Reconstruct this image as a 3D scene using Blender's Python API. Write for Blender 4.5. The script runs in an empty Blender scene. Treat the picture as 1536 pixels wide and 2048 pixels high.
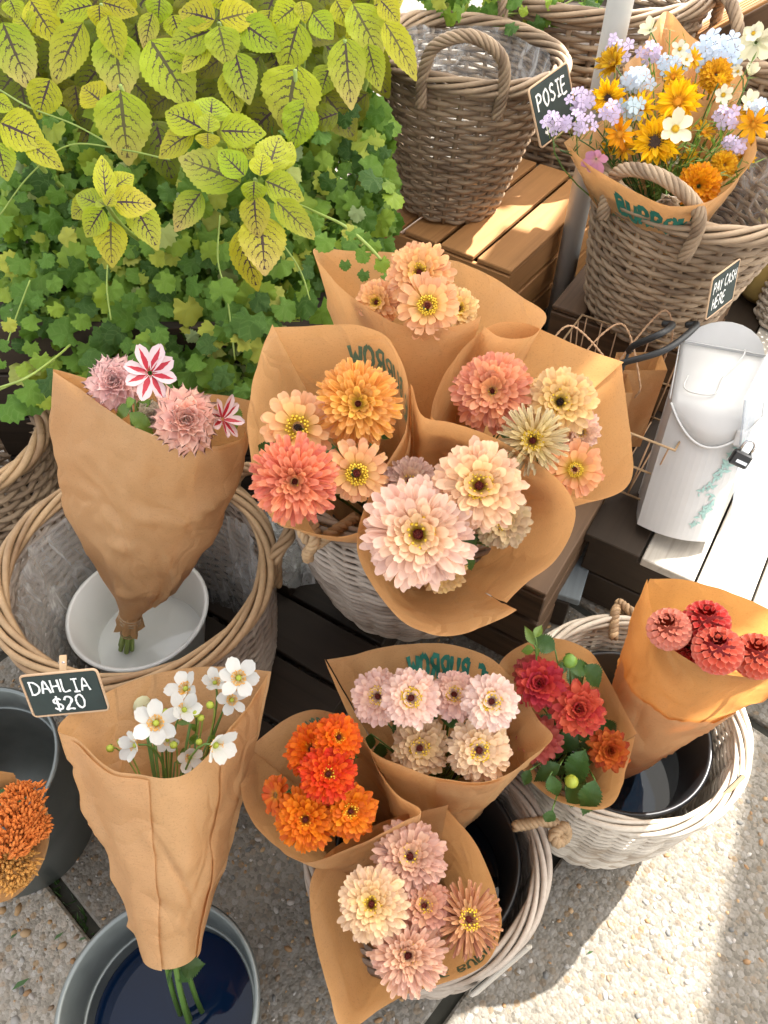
import bpy, bmesh, math, random
from mathutils import Vector, Matrix, Quaternion, noise

random.seed(11)
SC = bpy.context.scene
COL = SC.collection
PI = math.pi
rad = math.radians

# ------------------------------------------------------------------ camera
CAM_H = 1.45
PITCH = rad(50)
FPX = 1024 / math.tan(rad(33.5))          # focal length in photo pixels (photo is 1536 x 2048)
cam = bpy.data.cameras.new('camera')
cam.sensor_fit = 'VERTICAL'
cam.sensor_height = 24
cam.lens = 12 / math.tan(rad(33.5))
cam.clip_start = 0.02
cam.clip_end = 300
camo = bpy.data.objects.new('camera', cam)
COL.objects.link(camo)
camo.location = (0, 0, CAM_H)
camo.rotation_euler = (rad(90) - PITCH, 0, 0)
SC.camera = camo
CAMP = Vector((0, 0, CAM_H))
CF = Vector((0, math.cos(PITCH), -math.sin(PITCH)))
CU = Vector((0, math.sin(PITCH), math.cos(PITCH)))
CR = Vector((1, 0, 0))

# ------------------------------------------------------------------ light
SUN_EL = rad(52)
SUN_AZ = rad(37.5)                        # measured from +X towards +Y: light comes from behind on the right
SUN_DIR = Vector((math.cos(SUN_AZ) * math.cos(SUN_EL), math.sin(SUN_AZ) * math.cos(SUN_EL), math.sin(SUN_EL)))
wd = bpy.data.worlds.new('World')
SC.world = wd
wd.use_nodes = True
nt = wd.node_tree
bg = nt.nodes['Background']
sky = nt.nodes.new('ShaderNodeTexSky')
sky.sky_type = 'NISHITA'
sky.sun_disc = False
sky.sun_elevation = SUN_EL
sky.sun_rotation = PI / 2 - SUN_AZ
sky.air_density = 1.0
sky.dust_density = 2.5
sky.ozone_density = 0.6
hsv = nt.nodes.new('ShaderNodeHueSaturation')     # hazy, warm white-balanced sky
hsv.inputs['Saturation'].default_value = 0.30
wbm = nt.nodes.new('ShaderNodeMix'); wbm.data_type = 'RGBA'; wbm.blend_type = 'MULTIPLY'
wbm.inputs[0].default_value = 1.0
wbm.inputs[7].default_value = (1.04, 1.0, 0.95, 1)
nt.links.new(sky.outputs[0], hsv.inputs['Color'])
nt.links.new(hsv.outputs[0], wbm.inputs[6])
nt.links.new(wbm.outputs[2], bg.inputs[0])
bg.inputs[1].default_value = 0.10
sl = bpy.data.lights.new('sun', 'SUN')
sl.energy = 2.8
sl.angle = rad(0.6)
sl.color = (1.0, 0.97, 0.925)
so = bpy.data.objects.new('sun', sl)
COL.objects.link(so)
so.location = SUN_DIR * 8
so.rotation_euler = SUN_DIR.to_track_quat('Z', 'Y').to_euler()
vs = SC.view_settings
vs.view_transform = 'Standard'
vs.look = 'None'
vs.exposure = 2.65
vs.gamma = 1.0
vs.use_curve_mapping = False
SC.cycles.max_bounces = 8
SC.cycles.transparent_max_bounces = 12

# ------------------------------------------------------------------ pixel helpers
def ray(px, py):
    return CF + CR * ((px - 768) / FPX) - CU * ((py - 1024) / FPX)
def Pt(px, py, t):
    return CAMP + ray(px, py) * t
def Pz(px, py, z):
    d = ray(px, py)
    return CAMP + d * ((z - CAM_H) / d.z)
def Pplane(px, py, p0, n):
    d = ray(px, py)
    return CAMP + d * ((p0 - CAMP).dot(n) / d.dot(n))
def proj(p):
    r = p - CAMP
    t = r.dot(CF)
    return 768 + FPX * r.dot(CR) / t, 1024 - FPX * r.dot(CU) / t, t

# ------------------------------------------------------------------ mesh helpers
class MB:
    def __init__(self):
        self.v = []; self.f = []; self.uv = {}
    def add(self, vs, fs, uvs=None):
        o = len(self.v)
        self.v += [tuple(p) for p in vs]
        self.f += [tuple(i + o for i in f) for f in fs]
        if uvs:
            for i, u in enumerate(uvs):
                self.uv[o + i] = u
    def box(self, c, s, rot=None, bev=0.0):
        hx, hy, hz = s[0] / 2, s[1] / 2, s[2] / 2
        b = min(bev, hx * .9, hy * .9, hz * .9)
        if b <= 0:
            vs = [Vector((x, y, z)) for x in (-hx, hx) for y in (-hy, hy) for z in (-hz, hz)]
            fs = [(0, 1, 3, 2), (4, 6, 7, 5), (0, 4, 5, 1), (2, 3, 7, 6), (0, 2, 6, 4), (1, 5, 7, 3)]
        else:
            bm = bmesh.new()
            bmesh.ops.create_cube(bm, size=1)
            for w in bm.verts:
                w.co = Vector((w.co.x * s[0], w.co.y * s[1], w.co.z * s[2]))
            bmesh.ops.bevel(bm, geom=bm.edges[:], offset=b, segments=1, affect='EDGES')
            bm.verts.ensure_lookup_table()
            vs = [w.co.copy() for w in bm.verts]
            fs = [[w.index for w in f.verts] for f in bm.faces]
            bm.free()
        c = Vector(c)
        self.add([(rot @ p if rot else p) + c for p in vs], fs)
    def tube(self, pts, r, sides=6, closed=False, caps=True):
        n = len(pts)
        pts = [Vector(p) for p in pts]
        rr = r if isinstance(r, (list, tuple)) else [r] * n
        vs = []; uvs = []
        up = None
        for i in range(n):
            a = pts[(i - 1) % n] if (closed or i > 0) else pts[i]
            b = pts[(i + 1) % n] if (closed or i < n - 1) else pts[i]
            tg = (b - a)
            if tg.length < 1e-9: tg = Vector((0, 0, 1))
            tg.normalize()
            if up is None:
                up = tg.orthogonal().normalized()
            up = up - tg * up.dot(tg)
            if up.length < 1e-6: up = tg.orthogonal()
            up.normalize()
            sd = tg.cross(up)
            for k in range(sides):
                an = 2 * PI * k / sides
                vs.append(pts[i] + (up * math.cos(an) + sd * math.sin(an)) * rr[i])
                uvs.append((k / sides, i / max(1, n - 1)))
        fs = []
        m = n if closed else n - 1
        for i in range(m):
            j = (i + 1) % n
            for k in range(sides):
                k2 = (k + 1) % sides
                fs.append((i * sides + k, i * sides + k2, j * sides + k2, j * sides + k))
        if caps and not closed:
            fs.append(tuple(range(sides - 1, -1, -1)))
            fs.append(tuple((n - 1) * sides + k for k in range(sides)))
        self.add(vs, fs, uvs)
    def lathe(self, prof, n=48, closed=False):
        vs = []; fs = []
        for (r, z) in prof:
            for k in range(n):
                a = 2 * PI * k / n
                vs.append((r * math.cos(a), r * math.sin(a), z))
        m = len(prof)
        for i in range(m - 1):
            for k in range(n):
                k2 = (k + 1) % n
                fs.append((i * n + k, i * n + k2, (i + 1) * n + k2, (i + 1) * n + k))
        self.add(vs, fs)
    def disc(self, r, z, n=48):
        vs = [(0, 0, z)] + [(r * math.cos(2 * PI * k / n), r * math.sin(2 * PI * k / n), z) for k in range(n)]
        self.add(vs, [(0, 1 + k, 1 + (k + 1) % n) for k in range(n)])
    def mesh(self, name, mat=None, smooth=True):
        me = bpy.data.meshes.new(name)
        me.from_pydata(self.v, [], self.f)
        if self.uv:
            ul = me.uv_layers.new(name='UVMap')
            li = [0] * len(me.loops)
            me.loops.foreach_get('vertex_index', li)
            flat = []
            for i in li:
                flat += list(self.uv.get(i, (0, 0)))
            ul.data.foreach_set('uv', flat)
        if smooth:
            me.polygons.foreach_set('use_smooth', [True] * len(me.polygons))
        if mat: me.materials.append(mat)
        me.update()
        return me
    def build(self, name, mat=None, parent=None, smooth=True, M=None):
        return obj(name, self.mesh(name, mat, smooth), parent, M)

def obj(name, me, parent=None, M=None):
    o = bpy.data.objects.new(name, me)
    COL.objects.link(o)
    if parent: o.parent = parent
    if M is not None: o.matrix_basis = M
    return o
def empty(name, M=None):
    o = bpy.data.objects.new(name, None)
    o.empty_display_size = 0.05
    COL.objects.link(o)
    if M is not None: o.matrix_basis = M
    return o
def tag(o, label=None, cat=None, group=None, kind=None):
    if label: o['label'] = label
    if cat: o['category'] = cat
    if group: o['group'] = group
    if kind: o['kind'] = kind
    return o
def frame(pos, n, up=None, spin=0.0):
    n = n.normalized()
    x = (up - n * up.dot(n)) if up is not None else n.orthogonal()
    if x.length < 1e-5: x = n.orthogonal()
    x.normalize()
    y = n.cross(x)
    M = Matrix.Translation(pos) @ Matrix(((x.x, y.x, n.x), (x.y, y.y, n.y), (x.z, y.z, n.z))).to_4x4()
    return M @ Matrix.Rotation(spin, 4, 'Z')
def catmull(pts, per=8, closed=False):
    n = len(pts); out = []
    m = n if closed else n - 1
    for i in range(m):
        if closed:
            p0, p1, p2, p3 = pts[(i - 1) % n], pts[i], pts[(i + 1) % n], pts[(i + 2) % n]
        else:
            p1, p2 = pts[i], pts[i + 1]
            p0 = pts[i - 1] if i > 0 else p1 * 2 - p2
            p3 = pts[i + 2] if i + 2 < n else p2 * 2 - p1
        for k in range(per):
            t = k / per
            out.append(0.5 * ((2 * p1) + (p2 - p0) * t + (2 * p0 - 5 * p1 + 4 * p2 - p3) * t * t + (3 * p1 - p0 - 3 * p2 + p3) * t * t * t))
    if not closed: out.append(pts[-1].copy())
    return out
def resample(pts, n):
    L = [0]
    for a, b in zip(pts[:-1], pts[1:]): L.append(L[-1] + (b - a).length)
    out = []; j = 0
    for i in range(n):
        s = L[-1] * i / (n - 1)
        while j < len(L) - 2 and L[j + 1] < s: j += 1
        d = L[j + 1] - L[j]
        out.append(pts[j].lerp(pts[j + 1], (s - L[j]) / d if d > 1e-9 else 0))
    return out
def bez(a, b, c, n=12):
    return [a.lerp(b, i / n).lerp(b.lerp(c, i / n), i / n) for i in range(n + 1)]

# ------------------------------------------------------------------ materials
class N:
    def __init__(self, name):
        self.m = bpy.data.materials.new(name)
        self.m.use_nodes = True
        self.t = self.m.node_tree
        self.b = self.t.nodes['Principled BSDF']
        self.out = self.t.nodes['Material Output']
    def n(self, typ, **kw):
        x = self.t.nodes.new(typ)
        for k, v in kw.items():
            if k.startswith('i_'):
                key = k[2:]
                x.inputs[int(key) if key.isdigit() else key].default_value = v
            else:
                setattr(x, k, v)
        return x
    def l(self, a, b): self.t.links.new(a, b)
    def math(self, op, a, b=None, clamp=False):
        x = self.n('ShaderNodeMath', operation=op, use_clamp=clamp)
        for i, q in enumerate((a, b)):
            if q is None: continue
            if isinstance(q, (int, float)): x.inputs[i].default_value = q
            else: self.l(q, x.inputs[i])
        return x.outputs[0]
    def mix(self, fac, a, b, blend='MIX'):
        x = self.n('ShaderNodeMix', data_type='RGBA', blend_type=blend)
        for s, q in ((x.inputs[0], fac), (x.inputs[6], a), (x.inputs[7], b)):
            if isinstance(q, (int, float)): s.default_value = q
            elif isinstance(q, tuple): s.default_value = (q + (1,))[:4]
            else: self.l(q, s)
        return x.outputs[2]
    def ramp(self, fac, stops):
        x = self.n('ShaderNodeValToRGB')
        cr = x.color_ramp
        while len(cr.elements) > 1: cr.elements.remove(cr.elements[-1])
        cr.elements[0].position = stops[0][0]; cr.elements[0].color = (stops[0][1] + (1,))[:4]
        for p, c in stops[1:]:
            e = cr.elements.new(p); e.color = (c + (1,))[:4]
        self.l(fac, x.inputs[0])
        return x.outputs[0]
    def obj_co(self): return self.n('ShaderNodeTexCoord').outputs['Object']
    def uv(self): return self.n('ShaderNodeTexCoord').outputs['UV']
    def noise(self, vec=None, scale=10, detail=4, rough=.55, dist=0):
        x = self.n('ShaderNodeTexNoise')
        x.inputs['Scale'].default_value = scale; x.inputs['Detail'].default_value = detail
        x.inputs['Roughness'].default_value = rough; x.inputs['Distortion'].default_value = dist
        if vec is not None: self.l(vec, x.inputs['Vector'])
        return x.outputs[0]
    def mapping(self, vec, scale=(1, 1, 1), rot=(0, 0, 0)):
        x = self.n('ShaderNodeMapping')
        x.inputs['Scale'].default_value = scale; x.inputs['Rotation'].default_value = rot
        self.l(vec, x.inputs['Vector'])
        return x.outputs[0]
    def bump(self, h, strength=.4, dist=.002):
        x = self.n('ShaderNodeBump')
        x.inputs['Strength'].default_value = strength; x.inputs['Distance'].default_value = dist
        self.l(h, x.inputs['Height'])
        self.l(x.outputs[0], self.b.inputs['Normal'])
        return x.outputs[0]
    def base(self, c):
        if isinstance(c, tuple): self.b.inputs['Base Color'].default_value = (c + (1,))[:4]
        else: self.l(c, self.b.inputs['Base Color'])
    def rough(self, v):
        if isinstance(v, (int, float)): self.b.inputs['Roughness'].default_value = v
        else: self.l(v, self.b.inputs['Roughness'])
    def translucent(self, col, fac, nrm=None):
        tr = self.n('ShaderNodeBsdfTranslucent')
        if isinstance(col, tuple): tr.inputs[0].default_value = (col + (1,))[:4]
        else: self.l(col, tr.inputs[0])
        if nrm is not None: self.l(nrm, tr.inputs[1])
        mx = self.n('ShaderNodeMixShader')
        mx.inputs[0].default_value = fac
        self.l(self.b.outputs[0], mx.inputs[1]); self.l(tr.outputs[0], mx.inputs[2])
        self.l(mx.outputs[0], self.out.inputs[0])

def m_plain(name, col, rough=.6, metal=0.0, var=.15, scale=30, bump=.15, spec=.5):
    k = N(name)
    co = k.obj_co()
    nz = k.noise(co, scale, 4)
    k.base(k.mix(nz, tuple(c * (1 - var) for c in col), tuple(min(1, c * (1 + var)) for c in col)))
    k.rough(rough); k.b.inputs['Metallic'].default_value = metal
    k.b.inputs['Specular IOR Level'].default_value = spec
    if bump: k.bump(nz, bump, .001)
    return k.m

def m_kraft(name, col, trans):
    k = N(name)
    co = k.obj_co()
    fib = k.noise(k.mapping(co, (40, 40, 260)), 3, 5, .7)
    blot = k.noise(co, 9, 3)
    c = k.mix(fib, tuple(x * .86 for x in col), tuple(x * 1.12 for x in col))
    c = k.mix(k.math('MULTIPLY', blot, .35), c, tuple(x * .72 for x in col))
    fl = k.noise(co, 420, 2, .6)
    c = k.mix(k.math('MULTIPLY', k.math('GREATER_THAN', fl, .62), .35), c, tuple(x * .55 for x in col))
    k.base(c); k.rough(.52)
    k.b.inputs['Specular IOR Level'].default_value = .4
    wv = k.n('ShaderNodeVectorMath', operation='ADD')
    wn = k.n('ShaderNodeTexNoise'); wn.inputs['Scale'].default_value = 8; k.l(co, wn.inputs['Vector'])
    sc_ = k.n('ShaderNodeVectorMath', operation='SCALE'); sc_.inputs['Scale'].default_value = .12
    k.l(wn.outputs['Color'], sc_.inputs[0]); k.l(co, wv.inputs[0]); k.l(sc_.outputs[0], wv.inputs[1])
    mp_ = k.mapping(wv.outputs[0], (1, 1, .55))
    rg = k.math('ABSOLUTE', k.math('SUBTRACT', k.noise(mp_, 6, 1, .5), .5))
    rg2 = k.math('ABSOLUTE', k.math('SUBTRACT', k.noise(mp_, 15, 1, .5), .5))
    rg = k.math('ADD', rg, k.math('MULTIPLY', rg2, .4))
    broad = k.noise(co, 7, 2)
    h = k.math('ADD', k.math('MULTIPLY', rg, .75), k.math('ADD', k.math('MULTIPLY', broad, .6), k.math('MULTIPLY', fib, .02)))
    ve = k.n('ShaderNodeTexVoronoi', feature='DISTANCE_TO_EDGE'); ve.inputs['Scale'].default_value = 11
    k.l(mp_, ve.inputs['Vector'])
    line = k.math('MINIMUM', ve.outputs['Distance'], .07)
    msk = k.math('MULTIPLY', k.math('SUBTRACT', k.noise(co, 5, 1), .42), 3.0, True)
    h = k.math('ADD', h, k.math('MULTIPLY', k.math('MULTIPLY', line, msk), 1.1))
    nb = k.bump(h, .6, .07)
    k.translucent(k.mix(.5, c, (col[0] * 1.25, col[1] * .95, col[2] * .6)), trans, nb)
    return k.m
KRAFT = m_kraft('kraft_paper', (.62, .365, .165), .38)
KRAFT_THIN = m_kraft('kraft_paper_thin', (.64, .35, .12), .52)

def m_wicker(name, col, dark):
    k = N(name)
    co = k.obj_co()
    oi = k.n('ShaderNodeObjectInfo')
    nz = k.noise(co, 14, 3); fine = k.noise(co, 160, 3)
    f = k.math('ADD', k.math('MULTIPLY', nz, .75), k.math('MULTIPLY', oi.outputs['Random'], .3))
    c = k.ramp(f, [(.25, dark), (.55, col), (.85, tuple(min(1, x * 1.35) for x in col))])
    c = k.mix(k.math('MULTIPLY', fine, .5), c, dark)
    k.base(c); k.rough(.62); k.bump(fine, .35, .0012)
    k.b.inputs['Specular IOR Level'].default_value = .35
    return k.m
W_BROWN = m_wicker('willow_brown', (.34, .245, .155), (.14, .09, .055))
W_TAN = m_wicker('willow_tan', (.40, .265, .14), (.19, .11, .055))
W_GREY = m_wicker('willow_grey_wash', (.40, .34, .28), (.17, .125, .09))
W_WHITE = m_wicker('willow_white_wash', (.58, .52, .43), (.28, .21, .14))

def m_wood(name, c1, c2, rough=.6, scale=1.0, gap=.0):
    k = N(name)
    co = k.obj_co()
    oi = k.n('ShaderNodeObjectInfo')
    st = k.mapping(co, (3 * scale, 60 * scale, 60 * scale))
    vadd = k.n('ShaderNodeVectorMath', operation='ADD')
    k.l(st, vadd.inputs[0])
    cmb = k.n('ShaderNodeCombineXYZ')
    r = k.math('MULTIPLY', oi.outputs['Random'], 40)
    k.l(r, cmb.inputs[0]); k.l(r, cmb.inputs[1]); k.l(r, cmb.inputs[2])
    k.l(cmb.outputs[0], vadd.inputs[1])
    g = k.noise(vadd.outputs[0], 1.0, 6, .62, .6)
    big = k.noise(co, 6, 3)
    f = k.math('ADD', k.math('MULTIPLY', g, .8), k.math('MULTIPLY', oi.outputs['Random'], .22))
    c = k.ramp(f, [(.25, c2), (.5, c1), (.8, tuple(min(1, x * 1.3) for x in c1))])
    c = k.mix(k.math('MULTIPLY', big, .35), c, c2)
    k.base(c); k.rough(rough); k.bump(g, .5, .0012)
    k.b.inputs['Specular IOR Level'].default_value = .3
    return k.m
WOOD_ORANGE = m_wood('crate_wood_orange', (.40, .20, .075), (.22, .095, .03))
WOOD_DARK = m_wood('wood_dark_shade_toned', (.032, .021, .013), (.012, .008, .005))  # dark wood, its colour taken darker still for the shade in the gaps
WOOD_BROWN = m_wood('wood_brown', (.11, .062, .032), (.045, .025, .013))
WOOD_GREY = m_wood('wood_grey_bleached', (.42, .385, .33), (.25, .22, .18))
WOOD_PALE = m_wood('wood_pale_peg', (.52, .36, .21), (.36, .22, .12))
WHITE_PAINT = m_plain('white_painted_metal', (.52, .515, .50), .42, 0, .12, 12, .05)
POLE_PAINT = m_plain('pale_grey_pole', (.60, .60, .57), .45, 0, .08, 10, .1)
BLACK_PLASTIC = m_plain('black_plastic', (.012, .012, .013), .35, 0, .2, 20, .05)
BLACK_RUBBER = m_plain('black_rubber', (.014, .014, .014), .5)
WHITE_PLASTIC = m_plain('white_plastic_bowl', (.66, .66, .62), .35, 0, .05, 10, .03)
GALV = None
def m_galv():
    k = N('galvanised_steel')
    co = k.obj_co()
    v = k.n('ShaderNodeTexVoronoi'); v.inputs['Scale'].default_value = 60
    k.l(co, v.inputs['Vector'])
    nz = k.noise(co, 18, 4)
    k.base(k.mix(nz, (.13, .145, .14), (.27, .29, .275)))
    k.b.inputs['Metallic'].default_value = .75
    k.rough(k.math('ADD', k.math('MULTIPLY', nz, .3), .3))
    k.bump(v.outputs['Distance'], .06, .001)
    return k.m
GALV = m_galv()
CHROME = m_plain('steel_shackle', (.55, .55, .55), .2, 1.0, .05, 20, 0)
CHALKBOARD = m_plain('chalkboard_slate', (.018, .03, .026), .75, 0, .35, 40, .1)
CHALK = m_plain('chalk_white', (.78, .78, .74), .9, 0, .15, 300, .2)
SIGN_FRAME = m_wood('sign_frame_wood', (.55, .38, .24), (.40, .25, .14))
INK = m_plain('green_print_ink', (.02, .17, .125), .7, 0, .5, 120, 0)
INK_FADE = m_plain('faded_green_print_ink', (.11, .185, .11), .7, 0, .5, 160, 0)
TWINE = m_wicker('jute_rope', (.42, .28, .15), (.2, .12, .06))
PAPERCORD = m_wicker('paper_cord', (.48, .30, .17), (.3, .17, .09))
def m_water(name='dark_bucket_water', col=(.002, .004, .007)):
    k = N(name)
    co = k.obj_co()
    k.base(col); k.rough(.03)
    k.b.inputs['IOR'].default_value = 1.33
    k.b.inputs['Specular IOR Level'].default_value = .5
    k.bump(k.noise(co, 14, 2), .05, .002)
    return k.m
WATER = m_water(); WATER_SKY = m_water('sky_tinted_bucket_water', (.003, .011, .034))  # the second carries the sky's blue reflection in its colour
def m_milky():
    k = N('cloudy_shallow_water')
    k.base((.50, .51, .48)); k.rough(.06)
    k.bump(k.noise(k.obj_co(), 16, 2), .04, .003)
    return k.m
MILKY = m_milky()
def m_film(name, a, tint=(1, 1, 1), rough=.12):
    k = N(name)
    co = k.obj_co()
    nz = k.noise(k.mapping(co, (1, 1, .5)), 22, 4, .6, 1.5)
    k.base(tint); k.rough(rough)
    k.b.inputs['Specular IOR Level'].default_value = .8
    bp = k.bump(nz, .6, .01)
    tr = k.n('ShaderNodeBsdfTransparent')
    tr.inputs[0].default_value = (.93, .94, .94, 1)
    mx = k.n('ShaderNodeMixShader')
    f = k.math('ADD', k.math('MULTIPLY', k.math('POWER', nz, 4.0), 2.2), k.math('MULTIPLY', a, .35), True)
    k.l(f, mx.inputs[0])
    k.l(tr.outputs[0], mx.inputs[1]); k.l(k.b.outputs[0], mx.inputs[2])
    k.l(mx.outputs[0], k.out.inputs[0])
    return k.m
FILM = m_film('clear_plastic_film', .10, (.75, .76, .76))
FILM_WHITE = m_film('cloudy_plastic_film', .50, (.75, .75, .72), .2)
def m_acrylic():
    k = N('clear_acrylic')
    k.base((.55, .62, .70)); k.rough(.18); k.b.inputs['Specular IOR Level'].default_value = .8
    st = k.noise(k.mapping(k.obj_co(), (30, 30, 3)), 2, 3)
    tr = k.n('ShaderNodeBsdfTransparent'); mx = k.n('ShaderNodeMixShader')
    k.l(k.math('ADD', k.math('MULTIPLY', st, .35), .25), mx.inputs[0])
    k.l(tr.outputs[0], mx.inputs[1]); k.l(k.b.outputs[0], mx.inputs[2]); k.l(mx.outputs[0], k.out.inputs[0])
    return k.m
ACRYLIC = m_acrylic()

def m_petal(name, throat, lo, hi, trans=.32, streak=.4, sheen=0, edge_=.10):
    """petal colour from the object's own colour; throat colour towards the base (uv v)"""
    k = N(name)
    uv = k.uv()
    sp = k.n('ShaderNodeSeparateXYZ'); k.l(uv, sp.inputs[0])
    oi = k.n('ShaderNodeObjectInfo')
    mr = k.n('ShaderNodeMapRange'); mr.inputs[1].default_value = lo; mr.inputs[2].default_value = hi
    k.l(sp.outputs[1], mr.inputs[0])
    st = k.noise(k.mapping(uv, (9, 1.2, 1)), 3, 3)
    c = k.mix(mr.outputs[0], throat, oi.outputs['Color'])
    hs = k.n('ShaderNodeHueSaturation')
    k.l(c, hs.inputs['Color'])
    k.l(k.math('ADD', k.math('MULTIPLY', oi.outputs['Random'], .28), .86), hs.inputs['Value'])
    k.l(k.math('ADD', k.math('MULTIPLY', oi.outputs['Random'], .02), .49), hs.inputs['Hue'])
    edge = k.math('MULTIPLY', k.math('POWER', sp.outputs[1], 6), edge_)
    hl = k.mix(edge, hs.outputs[0], (.9, .82, .7))
    c2 = k.mix(k.math('MULTIPLY', st, streak), hl, k.mix(.5, hl, (.03, .0, 0)))
    k.base(c2); k.rough(.55)
    k.b.inputs['Specular IOR Level'].default_value = .3
    nb = k.bump(st, .25, .002)
    k.translucent(hs.outputs[0], trans, nb)
    return k.m
P_YEL = m_petal('petal_yellow_throat', (.64, .40, .035), .12, .62)
P_ORA = m_petal('petal_orange_throat', (.55, .21, .02), .0, .4, edge_=0)
P_PINK = m_petal('petal_pink', (.84, .62, .42), -.2, .4, .32, .22)
P_PALE = m_petal('petal_plain', (.62, .42, .22), -.3, .35)
P_DARK = m_petal('petal_deep_throat', (.22, .02, .015), -.1, .5, edge_=.03)
def m_pom():
    k = N('petal_pompon_pale_edge')
    uv = k.uv(); sp = k.n('ShaderNodeSeparateXYZ'); k.l(uv, sp.inputs[0])
    oi = k.n('ShaderNodeObjectInfo')
    e = k.math('MAXIMUM', k.math('MULTIPLY', k.math('ABSOLUTE', k.math('SUBTRACT', sp.outputs[0], .5)), 2), sp.outputs[1])
    f = k.math('MULTIPLY', k.math('POWER', e, 7), .55)
    c = k.mix(f, oi.outputs['Color'], (.72, .36, .24))
    k.base(c); k.rough(.5); k.translucent(oi.outputs['Color'], .2)
    return k.m
P_POM = m_pom()
P_WHITE = m_petal('petal_white', (.62, .62, .40), .0, .3, .3, .15)
P_STRIPE = None
def m_stripe():
    k = N('petal_red_striped')
    uv = k.uv(); sp = k.n('ShaderNodeSeparateXYZ'); k.l(uv, sp.inputs[0])
    d = k.math('ABSOLUTE', k.math('SUBTRACT', sp.outputs[0], .5))
    nz = k.noise(k.mapping(uv, (6, 1, 1)), 4, 3)
    w = k.math('MULTIPLY', k.math('SUBTRACT', 1.05, sp.outputs[1]), .42)
    f = k.math('LESS_THAN', k.math('ADD', d, k.math('MULTIPLY', nz, .12)), w)
    k.base(k.mix(f, (.68, .52, .53), (.42, .012, .03))); k.rough(.5)
    k.translucent(k.mix(f, (.7, .5, .5), (.5, .02, .04)), .2)
    return k.m
P_STRIPE = m_stripe()
DISC_YEL = m_plain('floret_yellow', (.75, .50, .03), .6, 0, .3, 200, 0)
DISC_ORANGE = m_plain('floret_orange', (.78, .36, .01), .6, 0, .3, 200, 0)
DISC_RED = m_plain('cone_dark_red', (.16, .018, .01), .7, 0, .4, 200, .2)
DISC_BROWN = m_plain('cone_dark_brown', (.035, .015, .008), .8, 0, .4, 200, .2)
DISC_GREEN = m_plain('cone_yellow_green', (.30, .34, .03), .6, 0, .3, 200, .2)
STEM = m_plain('stem_green', (.09, .17, .03), .5, 0, .25, 40, .1)
STEM_LIGHT = m_plain('stem_pale_green', (.24, .32, .06), .5, 0, .25, 40, .1)
CALYX = m_plain('calyx_green', (.13, .24, .03), .5, 0, .25, 60, .1)

def m_coleus():
    k = N('coleus_leaf')
    uv = k.uv(); sp = k.n('ShaderNodeSeparateXYZ'); k.l(uv, sp.inputs[0])
    oi = k.n('ShaderNodeObjectInfo')
    co = k.obj_co()
    wob = k.noise(k.mapping(uv, (5, 5, 1)), 3, 3)
    u = k.math('MULTIPLY', k.math('ABSOLUTE', k.math('SUBTRACT', sp.outputs[0], .5)), 2)
    v = sp.outputs[1]
    wo = k.math('MULTIPLY', k.math('SUBTRACT', wob, .5), .16)
    # side veins run forward from the midrib
    q = k.math('ADD', k.math('SUBTRACT', v, k.math('MULTIPLY', k.math('POWER', u, 1.5), .36)), wo)
    fr = k.math('ABSOLUTE', k.math('SUBTRACT', k.math('FRACT', k.math('MULTIPLY', q, 7.5)), .5))
    side_w = k.math('MULTIPLY', k.math('SUBTRACT', .95, u), .13)
    side = k.math('LESS_THAN', fr, side_w)
    mid = k.math('LESS_THAN', u, k.math('ADD', k.math('MULTIPLY', k.math('SUBTRACT', 1.0, v), .078), .012))
    tip = k.math('LESS_THAN', v, .9)
    # fine net
    vo = k.n('ShaderNodeTexVoronoi', feature='DISTANCE_TO_EDGE'); vo.inputs['Scale'].default_value = 15
    k.l(k.mapping(uv, (1, 1.5, 1)), vo.inputs['Vector'])
    net = k.math('MULTIPLY', k.math('LESS_THAN', vo.outputs[0], .035), k.math('LESS_THAN', u, .6))
    net = k.math('MULTIPLY', net, .3)
    vein = k.math('MULTIPLY', k.math('MAXIMUM', k.math('MAXIMUM', side, mid), net), tip)
    # leaf ground: object colour, going paler towards the tip on some leaves
    pale = k.math('MULTIPLY', k.math('MULTIPLY', k.math('POWER', v, 2.2), k.n('ShaderNodeMath').outputs[0]), 1) if False else k.math('MULTIPLY', k.math('POWER', v, 2.0), oi.outputs['Alpha'])
    patch = k.noise(co, 30, 3)
    g = k.mix(pale, oi.outputs['Color'], (.66, .47, .17))
    g = k.mix(k.math('MULTIPLY', patch, .35), g, k.mix(.5, g, (.12, .17, .01)))
    c = k.mix(k.math('MULTIPLY', vein, k.math('ADD', k.math('MULTIPLY', oi.outputs['Random'], .22), .80)), g, (.05, .025, .03))
    k.base(c); k.rough(.5)
    k.b.inputs['Specular IOR Level'].default_value = .35
    h = k.math('SUBTRACT', k.math('MULTIPLY', k.math('MAXIMUM', side, mid), -1), k.math('MULTIPLY', net, .5))
    nb = k.bump(k.math('ADD', h, patch), .35, .003)
    k.translucent(c, .3, nb)
    return k.m
COLEUS = m_coleus()
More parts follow.
